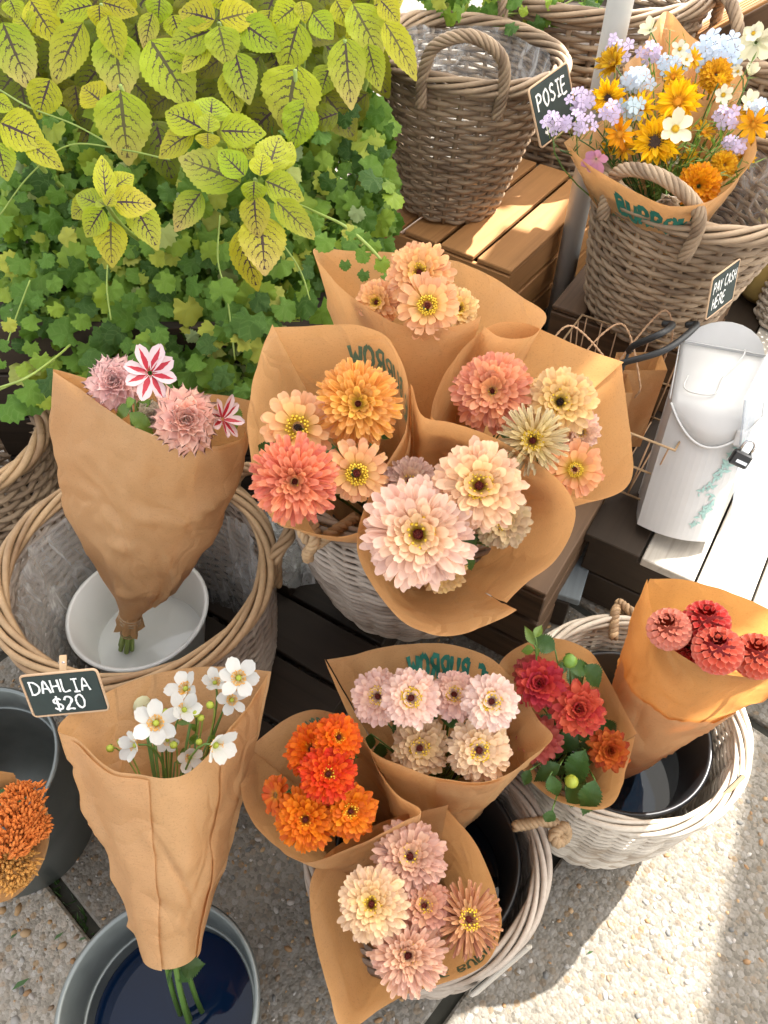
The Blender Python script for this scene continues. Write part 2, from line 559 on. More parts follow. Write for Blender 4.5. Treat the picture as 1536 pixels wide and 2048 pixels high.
def m_ivy(name, trans=.25):
    k = N(name)
    uv = k.uv(); oi = k.n('ShaderNodeObjectInfo'); co = k.obj_co()
    nz = k.noise(co, 60, 4)
    at = k.n('ShaderNodeAttribute', attribute_name='tint')
    rnd = k.math('FRACT', k.math('ADD', oi.outputs['Random'], at.outputs['Fac']))
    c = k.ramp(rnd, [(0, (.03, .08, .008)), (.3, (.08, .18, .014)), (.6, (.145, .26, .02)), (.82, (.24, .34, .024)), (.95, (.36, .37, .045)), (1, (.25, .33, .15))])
    vo = k.n('ShaderNodeTexVoronoi', feature='DISTANCE_TO_EDGE'); vo.inputs['Scale'].default_value = 5
    k.l(uv, vo.inputs['Vector'])
    net = k.math('LESS_THAN', vo.outputs[0], .035)
    c = k.mix(k.math('MULTIPLY', nz, .45), c, k.mix(.5, c, (.02, .05, .01)))
    c = k.mix(k.math('MULTIPLY', net, .13), c, (.22, .32, .09))
    k.base(c); k.rough(.5); k.b.inputs['Specular IOR Level'].default_value = .3
    nb = k.bump(nz, .4, .003)
    k.translucent(c, trans, nb)
    return k.m
IVY = m_ivy('trailing_leaf_green')
def m_leaf(name, col, trans=.25):
    k = N(name)
    co = k.obj_co(); oi = k.n('ShaderNodeObjectInfo')
    nz = k.noise(co, 40, 4)
    c = k.mix(nz, tuple(x * .6 for x in col), tuple(x * 1.3 for x in col))
    hs = k.n('ShaderNodeHueSaturation'); k.l(c, hs.inputs['Color'])
    k.l(k.math('ADD', k.math('MULTIPLY', oi.outputs['Random'], .5), .75), hs.inputs['Value'])
    k.base(hs.outputs[0]); k.rough(.45)
    nb = k.bump(nz, .3, .002)
    k.translucent(hs.outputs[0], trans, nb)
    return k.m
LEAF = m_leaf('bouquet_leaf_green', (.05, .12, .022))
LEAF_LIGHT = m_leaf('bright_leaf_green', (.14, .24, .03))
# ------------------------------------------------------------------ petals and flowers
def petal_mesh(name, mat, prof, cup=.25, curl=.15, nv=6, nu=4, notch=0.0, ruf=.0, seed=0, endr=.09):
    """length along +X (0..1), width along Y (max 1), upper side +Z"""
    rn = random.Random(seed)
    m = MB(); vs = []; uvs = []
    tw = rn.uniform(-.12, .12)
    for i in range(nv + 1):
        v = i / nv
        w = prof(v)
        for j in range(nu + 1):
            s = j / nu * 2 - 1
            x = v
            if i == nv: x = 1 - notch * (1 - abs(s)) - endr * s * s + rn.uniform(-.025, .025)
            elif i == nv - 1: x = v - .05 * s * s
            y = .5 * w * s
            z = cup * (s * s) * w * .5 + curl * v * v + tw * s * v * .3 + ruf * rn.uniform(-1, 1) * v
            vs.append((x, y, z)); uvs.append((j / nu, v))
    fs = []
    for i in range(nv):
        for j in range(nu):
            a = i * (nu + 1) + j
            fs.append((a, a + 1, a + nu + 2, a + nu + 1))
    m.add(vs, fs, uvs)
    return m.mesh(name, mat)
def pf_spat(v): return (.34 + .72 * v ** .9) if v < .8 else (.93 - (v - .8) * .55)
def pf_round(v): return (.30 + .70 * math.sin(PI / 2 * v / .62)) if v < .62 else max(.28, math.sqrt(max(0, 1 - ((v - .62) / .40) ** 2)))
def pf_point(v): return max(.05, .25 + 2.1 * v * (1 - v) ** .8 * 1.05) if v < 1 else .06
def pf_strap(v): return .55 + .45 * math.sin(PI * min(1, .1 + .85 * v)) if v < .9 else .7
PET = {}
def petals(kind, mat):
    key = (kind, mat.name)
    if key in PET: return PET[key]
    L = []
    for s in range(4):
        q = {'spat': dict(prof=pf_spat, cup=.22, curl=.05 - .16 * (s % 2), notch=.05 * (s % 3), ruf=.015),
             'round': dict(prof=pf_round, nv=10, nu=6, endr=.03, cup=.18, curl=.10 - .1 * (s % 2), notch=.02, ruf=.025),
             'cup': dict(prof=pf_round, nv=7, endr=.03, cup=.8, curl=.10, notch=0, ruf=0),
             'point': dict(prof=pf_point, cup=.5, curl=.06 + .05 * (s % 2), notch=-.06, ruf=.01),
             'tube': dict(prof=pf_strap, cup=1.1, curl=-.05 + .08 * (s % 3), notch=.0, ruf=.01),
             'strap': dict(prof=pf_strap, cup=.3, curl=-.08 + .06 * (s % 3), notch=.05, ruf=.01)}[kind]
        L.append(petal_mesh('petal', mat, seed=s + 3, **q))
    PET[key] = L
    return L

CENT = {}
def centre_mesh(kind):
    if kind in CENT: return CENT[kind]
    rn = random.Random(5)
    out = []
    if kind in ('zin', 'zin_yel', 'zin_dark', 'zin_orange'):
        a = MB()
        prof = [(.0, .185), (.03, .18), (.06, .16), (.085, .12), (.09, .0)]
        a.lathe(prof[::-1], 14)
        for i in range(26):
            an = rn.random() * 2 * PI; r = .085 * math.sqrt(rn.random())
            p = Vector((r * math.cos(an), r * math.sin(an), .19 - r * .5))
            a.tube([p, p + Vector((0, 0, .05)) + p * .15], [.016, .006], 4)
        out.append(('centre_cone', a.mesh('centre_cone', DISC_BROWN if kind == 'zin_dark' else DISC_RED)))
        b = MB()
        nn = {'zin': 46, 'zin_yel': 64, 'zin_dark': 28, 'zin_orange': 46}[kind]
        for i in range(nn):
            an = i * 2.39996; r = .085 + .16 * math.sqrt(i / nn)
            p = Vector((r * math.cos(an), r * math.sin(an), .12))
            tip = p + Vector((math.cos(an) * .045, math.sin(an) * .045, .10 + rn.random() * .05))
            b.tube([p, p.lerp(tip, .7), tip], [.012, .016, .032], 5)
        out.append(('floret_ring', b.mesh('floret_ring', DISC_ORANGE if kind == 'zin_orange' else DISC_YEL)))
    elif kind in ('sun', 'daisy', 'cosmos'):
        rr = {'sun': .38, 'daisy': .2, 'cosmos': .2}[kind]
        a = MB()
        a.lathe([(rr, 0), (rr * .95, .06), (rr * .6, .11), (rr * .25, .12), (0.001, .115)], 18)
        for i in range(90):
            an = i * 2.39996; r = rr * .97 * math.sqrt(i / 90)
            p = Vector((r * math.cos(an), r * math.sin(an), .09))
            a.tube([p, p + Vector((0, 0, .06)) + p * .1], [.02, .008], 4)
        out.append(('centre_disc', a.mesh('centre_disc', {'sun': DISC_BROWN, 'daisy': DISC_ORANGE, 'cosmos': DISC_YEL}[kind])))
    elif kind == 'anem':
        a = MB()
        a.lathe([(.13, 0), (.13, .07), (.09, .13), (.04, .16), (.001, .165)], 14)
        out.append(('centre_dome', a.mesh('centre_dome', DISC_GREEN)))
        b = MB()
        for i in range(46):
            an = i * 2.39996; r = .13
            p = Vector((r * math.cos(an), r * math.sin(an), .02))
            l = .12 + .06 * rn.random()
            tip = p + Vector((math.cos(an) * l, math.sin(an) * l, .08 + .05 * rn.random()))
            b.tube([p, tip, tip + (tip - p) * .25], [.008, .008, .028], 4)
        out.append(('stamen_ring', b.mesh('stamen_ring', DISC_ORANGE)))
    elif kind == 'back':
        a = MB()
        a.lathe([(.05, -.16), (.14, -.12), (.18, -.03), (.14, .04)], 14)
        for i in range(5):
            an = i * 2 * PI / 5
            d = Vector((math.cos(an), math.sin(an), 0)); q = Vector((-d.y, d.x, 0))
            c = d * .26 + Vector((0, 0, -.12))
            a.add([d * .08 + Vector((0, 0, -.16)), c + q * .09, d * .40 + Vector((0, 0, -.03)), c - q * .09], [(0, 1, 2, 3)])
        out.append(('calyx', a.mesh('calyx', CALYX)))
    CENT[kind] = out
    return out

# rings: (count, base radius, length, elevation deg, base height)
STY = {
 'classic': dict(k='spat', w=.24, rings=[(27, .10, .90, -9, -.09), (27, .10, .87, 2, -.03), (25, .10, .78, 13, .03), (21, .10, .66, 25, .08), (16, .10, .52, 39, .11), (10, .09, .36, 52, .12)]),
 'full': dict(k='spat', w=.19, rings=[(36, .10, .90, -14, -.13), (36, .10, .90, -4, -.06), (34, .10, .84, 7, .0), (31, .10, .74, 18, .05), (26, .10, .63, 30, .09), (20, .10, .50, 42, .12), (14, .09, .37, 53, .14)]),
 'cactus': dict(k='strap', w=.155, rings=[(34, .10, .90, -10, -.10), (34, .10, .87, 0, -.03), (32, .10, .80, 12, .03), (28, .10, .70, 24, .09), (24, .10, .57, 36, .13), (18, .09, .44, 50, .15), (12, .08, .30, 62, .16)]),
 'quill': dict(k='strap', w=.105, rings=[(30, .12, .90, -8, -.06), (28, .12, .86, 4, .0), (24, .12, .74, 15, .05), (18, .11, .55, 30, .1), (12, .09, .38, 46, .12)]),
 'open': dict(k='spat', w=.28, rings=[(17, .15, .85, -4, 0), (16, .15, .76, 9, .03), (12, .15, .55, 24, .06)]),
 'dahlia': dict(k='point', w=.40, rings=[(13, .06, .92, -14, -.14), (13, .06, .90, -2, -.08), (13, .06, .84, 11, -.01), (12, .06, .74, 25, .05), (11, .06, .62, 40, .10), (9, .05, .49, 55, .14), (7, .04, .36, 70, .17), (5, .02, .25, 82, .18)]),
 'redball': dict(k='round', w=.34, rings=[(15, .10, .86, -24, -.2), (15, .10, .90, -8, -.10), (15, .10, .86, 8, -.01), (14, .10, .78, 22, .07), (13, .09, .67, 36, .13), (11, .08, .54, 50, .18), (9, .06, .41, 64, .22), (6, .03, .30, 78, .24)]),
}
def mk_petals(root, mesh_list, rings, w, R, col, rn, jit=1.0, name='petal', inner_tint=None):  # inner rings take on the flower's own yellow centre colour
    for ri, (cnt, r0, ln, el, h) in enumerate(rings):
        ph = rn.random() * 6.28
        for i in range(cnt):
            an = ph + 2 * PI * i / cnt + rn.uniform(-.1, .1) * jit
            e = rad(el + rn.uniform(-9, 9) * jit)
            L = ln * R * rn.uniform(.86, 1.07); W = w * R * rn.uniform(.9, 1.12)
            M = (Matrix.Rotation(an, 4, 'Z') @ Matrix.Translation((r0 * R, 0, h * R)) @ Matrix.Rotation(-e, 4, 'Y')
                 @ Matrix.Rotation(rn.uniform(-.2, .2) * jit, 4, 'X') @ Matrix.Diagonal((L, W, (L + W) / 2, 1)))
            o = obj(name, mesh_list[rn.randrange(len(mesh_list))], root, M)
            f = rn.uniform(.93, 1.06)
            q = 0 if not inner_tint else (inner_tint[1] * max(0, (ri - len(rings) + 4) / 3) if len(rings) > 4 else inner_tint[1] * .4 * (ri == len(rings) - 1))
            cc = [col[k] * (1 - q) + inner_tint[0][k] * q for k in range(3)] if q > 0 else col
            o.color = (cc[0] * f, cc[1] * f, cc[2] * f, 1)
def add_stem(root, to, R, mat=STEM, r=.0022):
    inv = root.matrix_basis.inverted()
    e = inv @ to
    m = MB()
    m.tube(bez(Vector((0, 0, -.02 * 0 - .1 * R)), Vector((0, 0, -.35 * e.length)), e, 8), r, 6)
    m.build('stem', mat, root)
FLOWERS = []
def flower(name, label, cat, group, px, py, t, rpx, style, col, mat=None, centre='zin', tilt=(0, 0), to=None, seed=None, cscale=1.0):
    pos = Pt(px, py, t)
    R = rpx * 1.13 / FPX * t
    n = (CAMP - pos).normalized() + CR * tilt[0] + CU * tilt[1]
    seed = seed if seed is not None else int(px * 7 + py * 13)
    rn = random.Random(seed)
    root = empty(name, frame(pos, n, CU, rn.random() * 6.28))
    s = STY[style]
    mk_petals(root, petals(s['k'], mat or P_YEL), s['rings'], s['w'], R, col, rn, inner_tint=((.86, .56, .08), .38) if mat is P_YEL else (((.80, .50, .14), .2) if name == 'zinnia' and mat in (P_PALE, P_PINK) else None))
    if centre:
        first = None
        for nm, me in centre_mesh(centre):
            if first is None: first = obj(nm, me, root, Matrix.Translation((0, 0, .03 * R)) @ Matrix.Scale(R * cscale * 1.02, 4))
            else: obj(nm, me, first)
    if to is not None: add_stem(root, to, R)
    tag(root, label, cat, group)
    FLOWERS.append(root)
    return root
def pompon(label, px, py, t, rpx, col, tilt=(0, 0), to=None, group=None, mat=None):
    pos = Pt(px, py, t); R = rpx / FPX * t
    n = (CAMP - pos).normalized() + CR * tilt[0] + CU * tilt[1]
    rn = random.Random(int(px + py))
    n = n + CU * .75
    root = empty('pompon_dahlia', frame(pos, n, CU, 0))
    ml = petals('cup', mat or P_POM)
    NP = 104
    for i in range(NP):
        c = 1 - (i + .5) / NP * 1.78
        th = math.acos(max(-1, c)); an = i * 2.39996
        d = Vector((math.sin(th) * math.cos(an), math.sin(th) * math.sin(an), math.cos(th)))
        ta = Vector((math.cos(th) * math.cos(an), math.cos(th) * math.sin(an), -math.sin(th)))
        kk = min(1, th / .8); x = (d * (1 - .25 * kk) + ta * .66 * kk + ta * .12).normalized(); z = (d * (ta.dot(x)) - ta * (d.dot(x))).normalized()
        z = -z if z.dot(d) < 0 else z
        y = z.cross(x)
        sz = (.22 + .20 * min(1, th / 1.1)) * R
        base = d * (R * .80)
        M = Matrix.Translation(base) @ Matrix(((x.x, y.x, z.x), (x.y, y.y, z.y), (x.z, y.z, z.z))).to_4x4() @ Matrix.Diagonal((sz * 1.05, sz * 1.05, sz, 1))
        o = obj('petal', ml[i % 4], root, M)
        f = rn.uniform(.9, 1.08); o.color = (col[0] * f, col[1] * f, col[2] * f, 1)
    m = MB()
    m.lathe([(.01, .90 * R), (.45 * R, .78 * R), (.77 * R, .42 * R), (.86 * R, 0), (.7 * R, -.4 * R), (.1 * R, -.75 * R)][::-1], 16)
    cc = m.build('flower_core', mat or P_DARK, root); cc.color = (col[0], col[1], col[2], 1)
    if to is not None: add_stem(root, to, R)
    tag(root, label, 'dahlia', group)
    return root
def fewpetal(name, label, cat, group, px, py, t, rpx, npet, kind, w, el, col, mat, centre, tilt=(0, 0), to=None, rings=1, cscale=1.0):
    pos = Pt(px, py, t); R = rpx * 1.1 / FPX * t
    n = (CAMP - pos).normalized() + CR * tilt[0] + CU * tilt[1]
    rn = random.Random(int(px * 3 + py))
    root = empty(name, frame(pos, n, CU, rn.random() * 6.28))
    rg = [(npet, .08, .92, el, 0)]
    if rings > 1: rg.append((npet, .1, .8, el + 14, .03))
    mk_petals(root, petals(kind, mat), rg, w, R, col, rn, 1.3)
    if centre:
        first = None
        for nm, me in centre_mesh(centre):
            if first is None: first = obj(nm, me, root, Matrix.Scale(R * cscale, 4))
            else: obj(nm, me, first)
    if to is not None: add_stem(root, to, R, STEM, .0014)
    tag(root, label, cat, group)
    return root
def bud(label, px, py, t, rpx, to=None, mat=None, group=None, name='flower_bud'):
    pos = Pt(px, py, t); R = rpx / FPX * t
    root = empty(name, frame(pos, Vector((random.uniform(-.3, .3), -.5, .7)), CU))
    m = MB()
    m.lathe([(.05 * R, -R), (.75 * R, -.6 * R), (R, 0), (.8 * R, .55 * R), (.4 * R, .9 * R), (.02 * R, R)], 12)
    m.build('bud_head', mat or DISC_GREEN, root)
    c = MB()
    for i in range(5):
        an = i * 2 * PI / 5
        d = Vector((math.cos(an), math.sin(an), 0)); q = Vector((-d.y, d.x, 0))
        c.add([d * .2 * R + Vector((0, 0, -R)), d * .95 * R + q * .35 * R + Vector((0, 0, -.55 * R)), d * 1.12 * R + Vector((0, 0, .1 * R)), d * .95 * R - q * .35 * R + Vector((0, 0, -.55 * R))], [(0, 1, 2, 3)])
    c.build('sepal_ring', CALYX, root)
    if to is not None: add_stem(root, to, R, STEM_LIGHT, .0011)
    tag(root, label, 'bud', group)
    return root

# ------------------------------------------------------------------ leaves
def leaf_mesh(name, mat, teeth=9, wmax=.62, fold=.18, droop=.25, seed=0, pw=.88, ser_=.035):
    rn = random.Random(seed)
    nv, nu = 26, 6
    m = MB(); vs = []; uvs = []
    for i in range(nv + 1):
        v = i / nv
        w = wmax * (math.sin(PI * min(1, v ** .72)) ** pw if 0 < v < 1 else 0)
        w = max(w, .012)
        for j in range(nu + 1):
            s = j / nu * 2 - 1
            ser = (1 + (ser_ if i % 2 else -ser_)) if abs(s) > .99 else 1
            y = .5 * w * s * ser
            x = v + (.012 if abs(s) > .99 and i % 2 else 0)
            z = fold * abs(s) * w * .5 - droop * v * v + .012 * math.sin(v * 22 + abs(s) * 3) * abs(s) + rn.uniform(-.006, .006)
            vs.append((x, y, z)); uvs.append((.5 + .5 * s, v))
    fs = []
    for i in range(nv):
        for j in range(nu):
            a = i * (nu + 1) + j
            fs.append((a, a + 1, a + nu + 2, a + nu + 1))
    m.add(vs, fs, uvs)
    return m.mesh(name, mat)
def leaf_matrix(a, b, width, nhint, wmax):
    x = (b - a); L = x.length; x.normalize()
    z = (nhint - x * nhint.dot(x)).normalized()
    y = z.cross(x)
    return Matrix.Translation(a) @ Matrix(((x.x, y.x, z.x), (x.y, y.y, z.y), (x.z, y.z, z.z))).to_4x4() @ Matrix.Diagonal((L, width / wmax, (L + width / wmax) / 2, 1))
def ivy_geom(seed):
    """five-lobed toothed leaf, petiole at the origin, tip along +X"""
    rn = random.Random(seed)
    vs = [(.32, 0, 0)]; uvs = [(.5, .5)]
    NP = 30
    for i in range(NP):
        a = -PI + 2 * PI * (i + .5) / NP
        lobe = .43 + .08 * abs(math.cos(2.5 * a)) + .06 * math.cos(a)
        if abs(a) > 2.75: lobe *= .45
        r = lobe * (1.06 if i % 2 else .94) * rn.uniform(.94, 1.06)
        x = .32 + r * math.cos(a); y = r * math.sin(a)
        z = -.35 * (r * r) - .3 * (x - .3) ** 2 + .10 * math.cos(5 * a) * r + rn.uniform(-.035, .035)
        vs.append((x, y, z)); uvs.append((x * .8 + .1, y * .8 + .5))
    fs = [(0, 1 + i, 1 + (i + 1) % NP) for i in range(NP)]
    return vs, fs, uvs
IVYM = []
for s in range(5):
    mm = MB(); mm.add(*ivy_geom(s)); IVYM.append(mm.mesh('leaf', IVY))
SIMPLE_LEAF = [leaf_mesh('leaf', LEAF, 9, .55, .3, .2 + .2 * s, s, 1.2, .12) for s in range(2)]
SIMPLE_LEAF_L = [leaf_mesh('leaf', LEAF_LIGHT, 9, .45, .3, .2 + .2 * s, s, 1.2, .12) for s in range(2)]
COLEUS_M = [leaf_mesh('leaf', COLEUS, 9, .62, .14, .10 + .09 * s, s) for s in range(4)]

# ------------------------------------------------------------------ stroke lettering
GL = {
 'D': [[(0, 0), (0, 1)], [(-.08, 1), (.3, .95), (.58, .6), (.5, .2), (.2, 0), (-.08, .0)]],
 'A': [[(0, 0), (.28, 1), (.56, 0)], [(.1, .38), (.5, .36)]],
 'H': [[(0, 0), (.02, 1)], [(.5, 0), (.5, 1)], [(0, .48), (.5, .52)]],
 'L': [[(.05, 1), (.03, 0), (.5, .04)]],
 'I': [[(.2, 0), (.2, 1)], [(0, 1), (.42, 1)], [(0, 0), (.42, 0)]],
 '$': [[(.52, .78), (.35, .9), (.1, .82), (.08, .6), (.3, .5), (.5, .38), (.5, .15), (.25, .06), (.02, .2)], [(.3, 1.1), (.26, -.1)]],
 '2': [[(.02, .75), (.15, .98), (.4, .95), (.48, .7), (.25, .35), (0, .02), (.25, .08), (.55, .03)]],
 '0': [[(.28, 1), (.06, .8), (.03, .35), (.2, .02), (.42, .12), (.52, .55), (.42, .92), (.28, 1)]],
 'P': [[(0, 0), (.04, 1)], [(-.06, .96), (.25, 1.02), (.46, .8), (.35, .55), (.04, .5)]],
 'O': [[(.28, 1), (.04, .75), (.05, .3), (.25, .0), (.46, .2), (.52, .65), (.38, .95), (.28, 1)]],
 'S': [[(.46, .86), (.28, 1), (.08, .85), (.12, .62), (.38, .42), (.45, .18), (.22, 0), (.0, .14)]],
 'E': [[(.46, 1), (.04, .97), (.0, .03), (.48, .0)], [(.02, .52), (.38, .55)]],
 'Y': [[(0, 1), (.25, .52), (.5, 1)], [(.25, .52), (.22, 0)]],
 'C': [[(.48, .85), (.28, 1), (.05, .7), (.06, .25), (.28, 0), (.5, .14)]],
 'R': [[(0, 0), (.02, 1)], [(-.06, .98), (.28, 1), (.46, .78), (.3, .52), (.02, .48)], [(.22, .5), (.52, 0)]],
 'T': [[(.26, 0), (.26, 1)], [(0, 1), (.52, 1)]],
 'B': [[(0, 0), (.02, 1)], [(0, 1), (.34, .95), (.4, .7), (.05, .54), (.46, .4), (.44, .1), (0, 0)]],
 'U': [[(0, 1), (.04, .2), (.25, 0), (.46, .2), (.5, 1)]],
 'W': [[(0, 1), (.16, 0), (.33, .7), (.5, 0), (.66, 1)]],
 'F': [[(.45, 1), (.04, .98), (.0, 0)], [(.02, .54), (.36, .55)]],
 'G': [[(.48, .85), (.28, 1), (.05, .7), (.06, .25), (.28, 0), (.5, .14), (.5, .45), (.3, .45)]],
 'N': [[(0, 0), (.02, 1), (.48, 0), (.5, 1)]],
 '&': [[(.5, 0), (.12, .7), (.2, .98), (.36, .85), (.3, .65), (.05, .35), (.08, .05), (.3, 0), (.5, .38)]],
}
ADV = {'I': .56, 'W': .88, ' ': .4}
def text_width(s): return sum(ADV.get(c, .72) for c in s) - .15
def text_mesh(s, to3d, w=.16, seed=1, jitter=.03):
    """one line of brush strokes; to3d(x, y, layer) takes x in 0..1 along the line and y in 0..1 up the letters"""
    rn = random.Random(seed)
    m = MB(); layer = 0
    tw = text_width(s); x = 0
    for ch in s:
        if ch in GL:
            dy = rn.uniform(-jitter, jitter)
            for st in GL[ch]:
                pts = [Vector((x + p[0], dy + p[1], 0)) for p in st]
                pts = catmull(pts, 4) if len(pts) > 2 else resample(pts, 5)
                n = len(pts); vs = []
                for i in range(n):
                    a = pts[max(0, i - 1)]; b = pts[min(n - 1, i + 1)]
                    tg = (b - a).normalized() if (b - a).length > 1e-9 else Vector((1, 0, 0))
                    q = Vector((-tg.y, tg.x, 0)) * (w * .5 * rn.uniform(.7, 1.25))
                    vs += [to3d((pts[i].x + q.x) / tw, pts[i].y + q.y, layer), to3d((pts[i].x - q.x) / tw, pts[i].y - q.y, layer)]
                m.add(vs, [(2 * i, 2 * i + 1, 2 * i + 3, 2 * i + 2) for i in range(n - 1)])
                layer += 1
        x += ADV.get(ch, .72)
    return m

# ------------------------------------------------------------------ paper wraps
def wrap(name, label, base, rb, rim, mouth_px, t, nrm=None, group=None, mat=None, bulge=1.0, wr=.0035, seed=0, overlap=.004, cat='paper wrap', lift=None, waist=None, tail=0.0):
    """rim: open list of photo pixels from one sheet corner round to the other; they lie on the mouth plane"""
    mc = Pt(mouth_px[0], mouth_px[1], t)
    ax = (mc - base).normalized()
    n = (nrm or ax).normalized()
    pts = []
    for i, q in enumerate(rim):
        p = Pplane(q[0], q[1], mc, n)
        if len(q) > 2: p = Pt(q[0], q[1], proj(p)[2] + q[2])
        pts.append(p)
    rp = resample(catmull(pts, 10), 141)
    NU, NV = 141, 56
    rn = random.Random(seed)
    off = Vector((rn.random() * 9, rn.random() * 9, rn.random() * 9))
    hint = ax.orthogonal()
    cr = []
    for k in range(26):
        a = rn.uniform(-.9, .9) if k % 3 else rn.uniform(1.0, 2.2)
        cr.append((rn.random(), rn.uniform(.1, .9), math.cos(a), math.sin(a), rn.uniform(.10, .38), rn.uniform(.008, .022), rn.choice((-1, 1, 1)) * rn.uniform(.5, 1.0)))
    def crease(u, v):
        h = 0
        for (cu, cv, dx, dy, ln, wd, am) in cr:
            qx, qy = (u - cu) * 2.2, v - cv
            al = qx * dx + qy * dy; d = abs(-qx * dy + qy * dx)
            if abs(al) < ln and d < wd * 2.5: h += am * (1 - abs(al) / ln) * max(0, 1 - d / (wd * 2.5))
        return h
    def cone(u, v):
        f = u * (NU - 1); i = min(NU - 2, int(f)); r = rp[i].lerp(rp[i + 1], f - i)
        ro = r - mc
        b = ro - ax * ro.dot(ax)
        b = b.normalized() * rb if b.length > 1e-6 else hint * rb
        k = 1 - (1 - v) ** bulge if bulge >= 1 else v ** (1 / bulge)
        p = base.lerp(mc, v) + b.lerp(ro, k)
        out = (b + ax * 0).normalized()
        wv = noise.noise(p * 13 + off) * wr * 1.0 + noise.noise(p * 34 + off) * wr * .7 + abs(noise.noise(p * 19 - off)) * wr * 1.1
        wv += crease(u, v) * wr * 2.0
        wv += noise.noise(Vector((u * 7, v * 1.2, seed * 3.7))) * .011 * min(1, v * 2) * (1.15 - v)
        p = p + out * (wv * min(1, v * 3 + .2) * min(1, (1.25 - v) * 2)) + out * (overlap * u)
        return p, out
    m = MB(); vs = []; uvs = []
    for i in range(NU):
        for j in range(NV + 1):
            p, o = cone(i / (NU - 1), j / NV)
            vs.append(p - base); uvs.append((i / (NU - 1), j / NV))
    fs = [(i * (NV + 1) + j, (i + 1) * (NV + 1) + j, (i + 1) * (NV + 1) + j + 1, i * (NV + 1) + j + 1) for i in range(NU - 1) for j in range(NV)]
    m.add(vs, fs, uvs)
    root = empty(name, Matrix.Translation(base))
    sheet = m.build('paper_sheet', mat or KRAFT, root)
    tag(root, label, cat, group)
    return dict(root=root, sheet=sheet, cone=cone, base=base, mc=mc, ax=ax, rp=rp, t=t)
def flap(w, ua, ub, v0, v1, off, mat=None, jag=0.0, name='overlap_flap'):
    """a second layer of the sheet lying over the wrap"""
    m = MB(); NA, NB = 30, 24; vs = []
    for i in range(NA + 1):
        u = ua + (ub - ua) * i / NA
        top = v1 + jag * (noise.noise(Vector((u * 14, 2.2, 7))) + .5 * noise.noise(Vector((u * 45, 2.2, 7))))
        for j in range(NB + 1):
            p, o = w['cone'](min(1, max(0, u)), v0 + (top - v0) * j / NB)
            vs.append(p + o * (off + .0015 * noise.noise(p * 25)) - w['base'])
    m.add(vs, [(i * (NB + 1) + j, (i + 1) * (NB + 1) + j, (i + 1) * (NB + 1) + j + 1, i * (NB + 1) + j + 1) for i in range(NA) for j in range(NB)])
    m.build(name, mat or KRAFT, w['root'])
def u_at(w, px, py):
    best = None
    for i, p in enumerate(w['rp']):
        q = proj(p); d = (q[0] - px) ** 2 + (q[1] - py) ** 2
        if best is None or d < best[0]: best = (d, i)
    return best[1] / (len(w['rp']) - 1)
def wrap_text(w, text, pxa, pxb, v0, vh, ink=None, side=-1, wd=.2):
    """lettering printed on the sheet; x runs from rim pixel a to rim pixel b, y along the sheet"""
    ua, ub = u_at(w, *pxa), u_at(w, *pxb)
    def mp(x, y, layer):
        u = min(1, max(0, ua + (ub - ua) * x)); v = min(.99, v0 + vh * y)
        p, o = w['cone'](u, v)
        return p + o * side * (.0012 + .00012 * (layer % 8)) - w['base']
    text_mesh(text, mp, wd, 4, .05).build('printed_lettering', ink or INK, w['sheet'], smooth=False)

# ------------------------------------------------------------------ baskets
def basket(label, name, base, r0, r1, h, rows, stakes, rod, mat, tilt=(0, 0), rim_rods=5, rim_twist=5, rim_r=None, rim_mat=None, group=None, bulge=.0, seed=0, floor=True, rimspread=.011, double=False):
    rn = random.Random(seed)
    M = Matrix.Translation(base) @ Matrix.Rotation(tilt[0], 4, 'X') @ Matrix.Rotation(tilt[1], 4, 'Y')
    root = empty(name, M)
    def R(z):
        q = z / h
        return r0 + (r1 - r0) * q + bulge * math.sin(PI * q)
    seg = stakes * 4
    amp = rod * .95
    for i in range(rows):
        z = h * (i + .5) / rows * .97
        m = MB(); pts = []; rr = []
        ph = rn.random() * 6
        for k in range(seg):
            a = 2 * PI * k / seg
            r = R(z) + amp * math.cos(stakes / 2 * a + (PI if i % 2 else 0))
            zz = z + .22 * rod * math.sin(3 * a + ph) + rn.uniform(-.1, .1) * rod
            pts.append((r * math.cos(a), r * math.sin(a), zz))
            rr.append(rod * (1 + .14 * math.sin(2 * a + ph) + rn.uniform(-.06, .06)))
        m.tube(pts, rr, 6, True)
        m.build('weaver_rod', mat, root)
    sm = MB()
    sm.tube([(R(h * q) - 0, 0, h * q) for q in [x / 8 for x in range(9)]], rod * 1.05, 6)
    sme = sm.mesh('stake', mat)
    for k in range(stakes):
        obj('stake', sme, root, Matrix.Rotation(2 * PI * (k) / stakes, 4, 'Z'))
    rr_ = rim_r or rod * 1.1
    for j in range(rim_rods):
        m = MB(); pts = []; rad_ = []
        ph = 2 * PI * j / rim_rods; ns = 150
        for k in range(ns):
            a = 2 * PI * k / ns
            q = ph + rim_twist * a
            jit = .25 * math.sin(5 * a + j * 2.1) + .2 * math.sin(3 * a + j)
            r = r1 + .004 + (rimspread + jit * .003) * math.cos(q)
            z = h + rr_ + (rimspread * .9 + jit * .003) * math.sin(q)
            pts.append((r * math.cos(a), r * math.sin(a), z))
            rad_.append(rr_ * (1 + .15 * math.sin(a * 2 + j * 1.7)))
        m.tube(pts, rad_, 6, True)
        m.build('rim_rod', rim_mat or mat, root)
    if floor:
        f = MB(); f.lathe([(.001, .004), (r0 * .99, .004), (r0, -.0), (.001, -.001)], 32)
        f.build('basket_floor', mat, root)
    tag(root, label, 'basket', group)
    return root
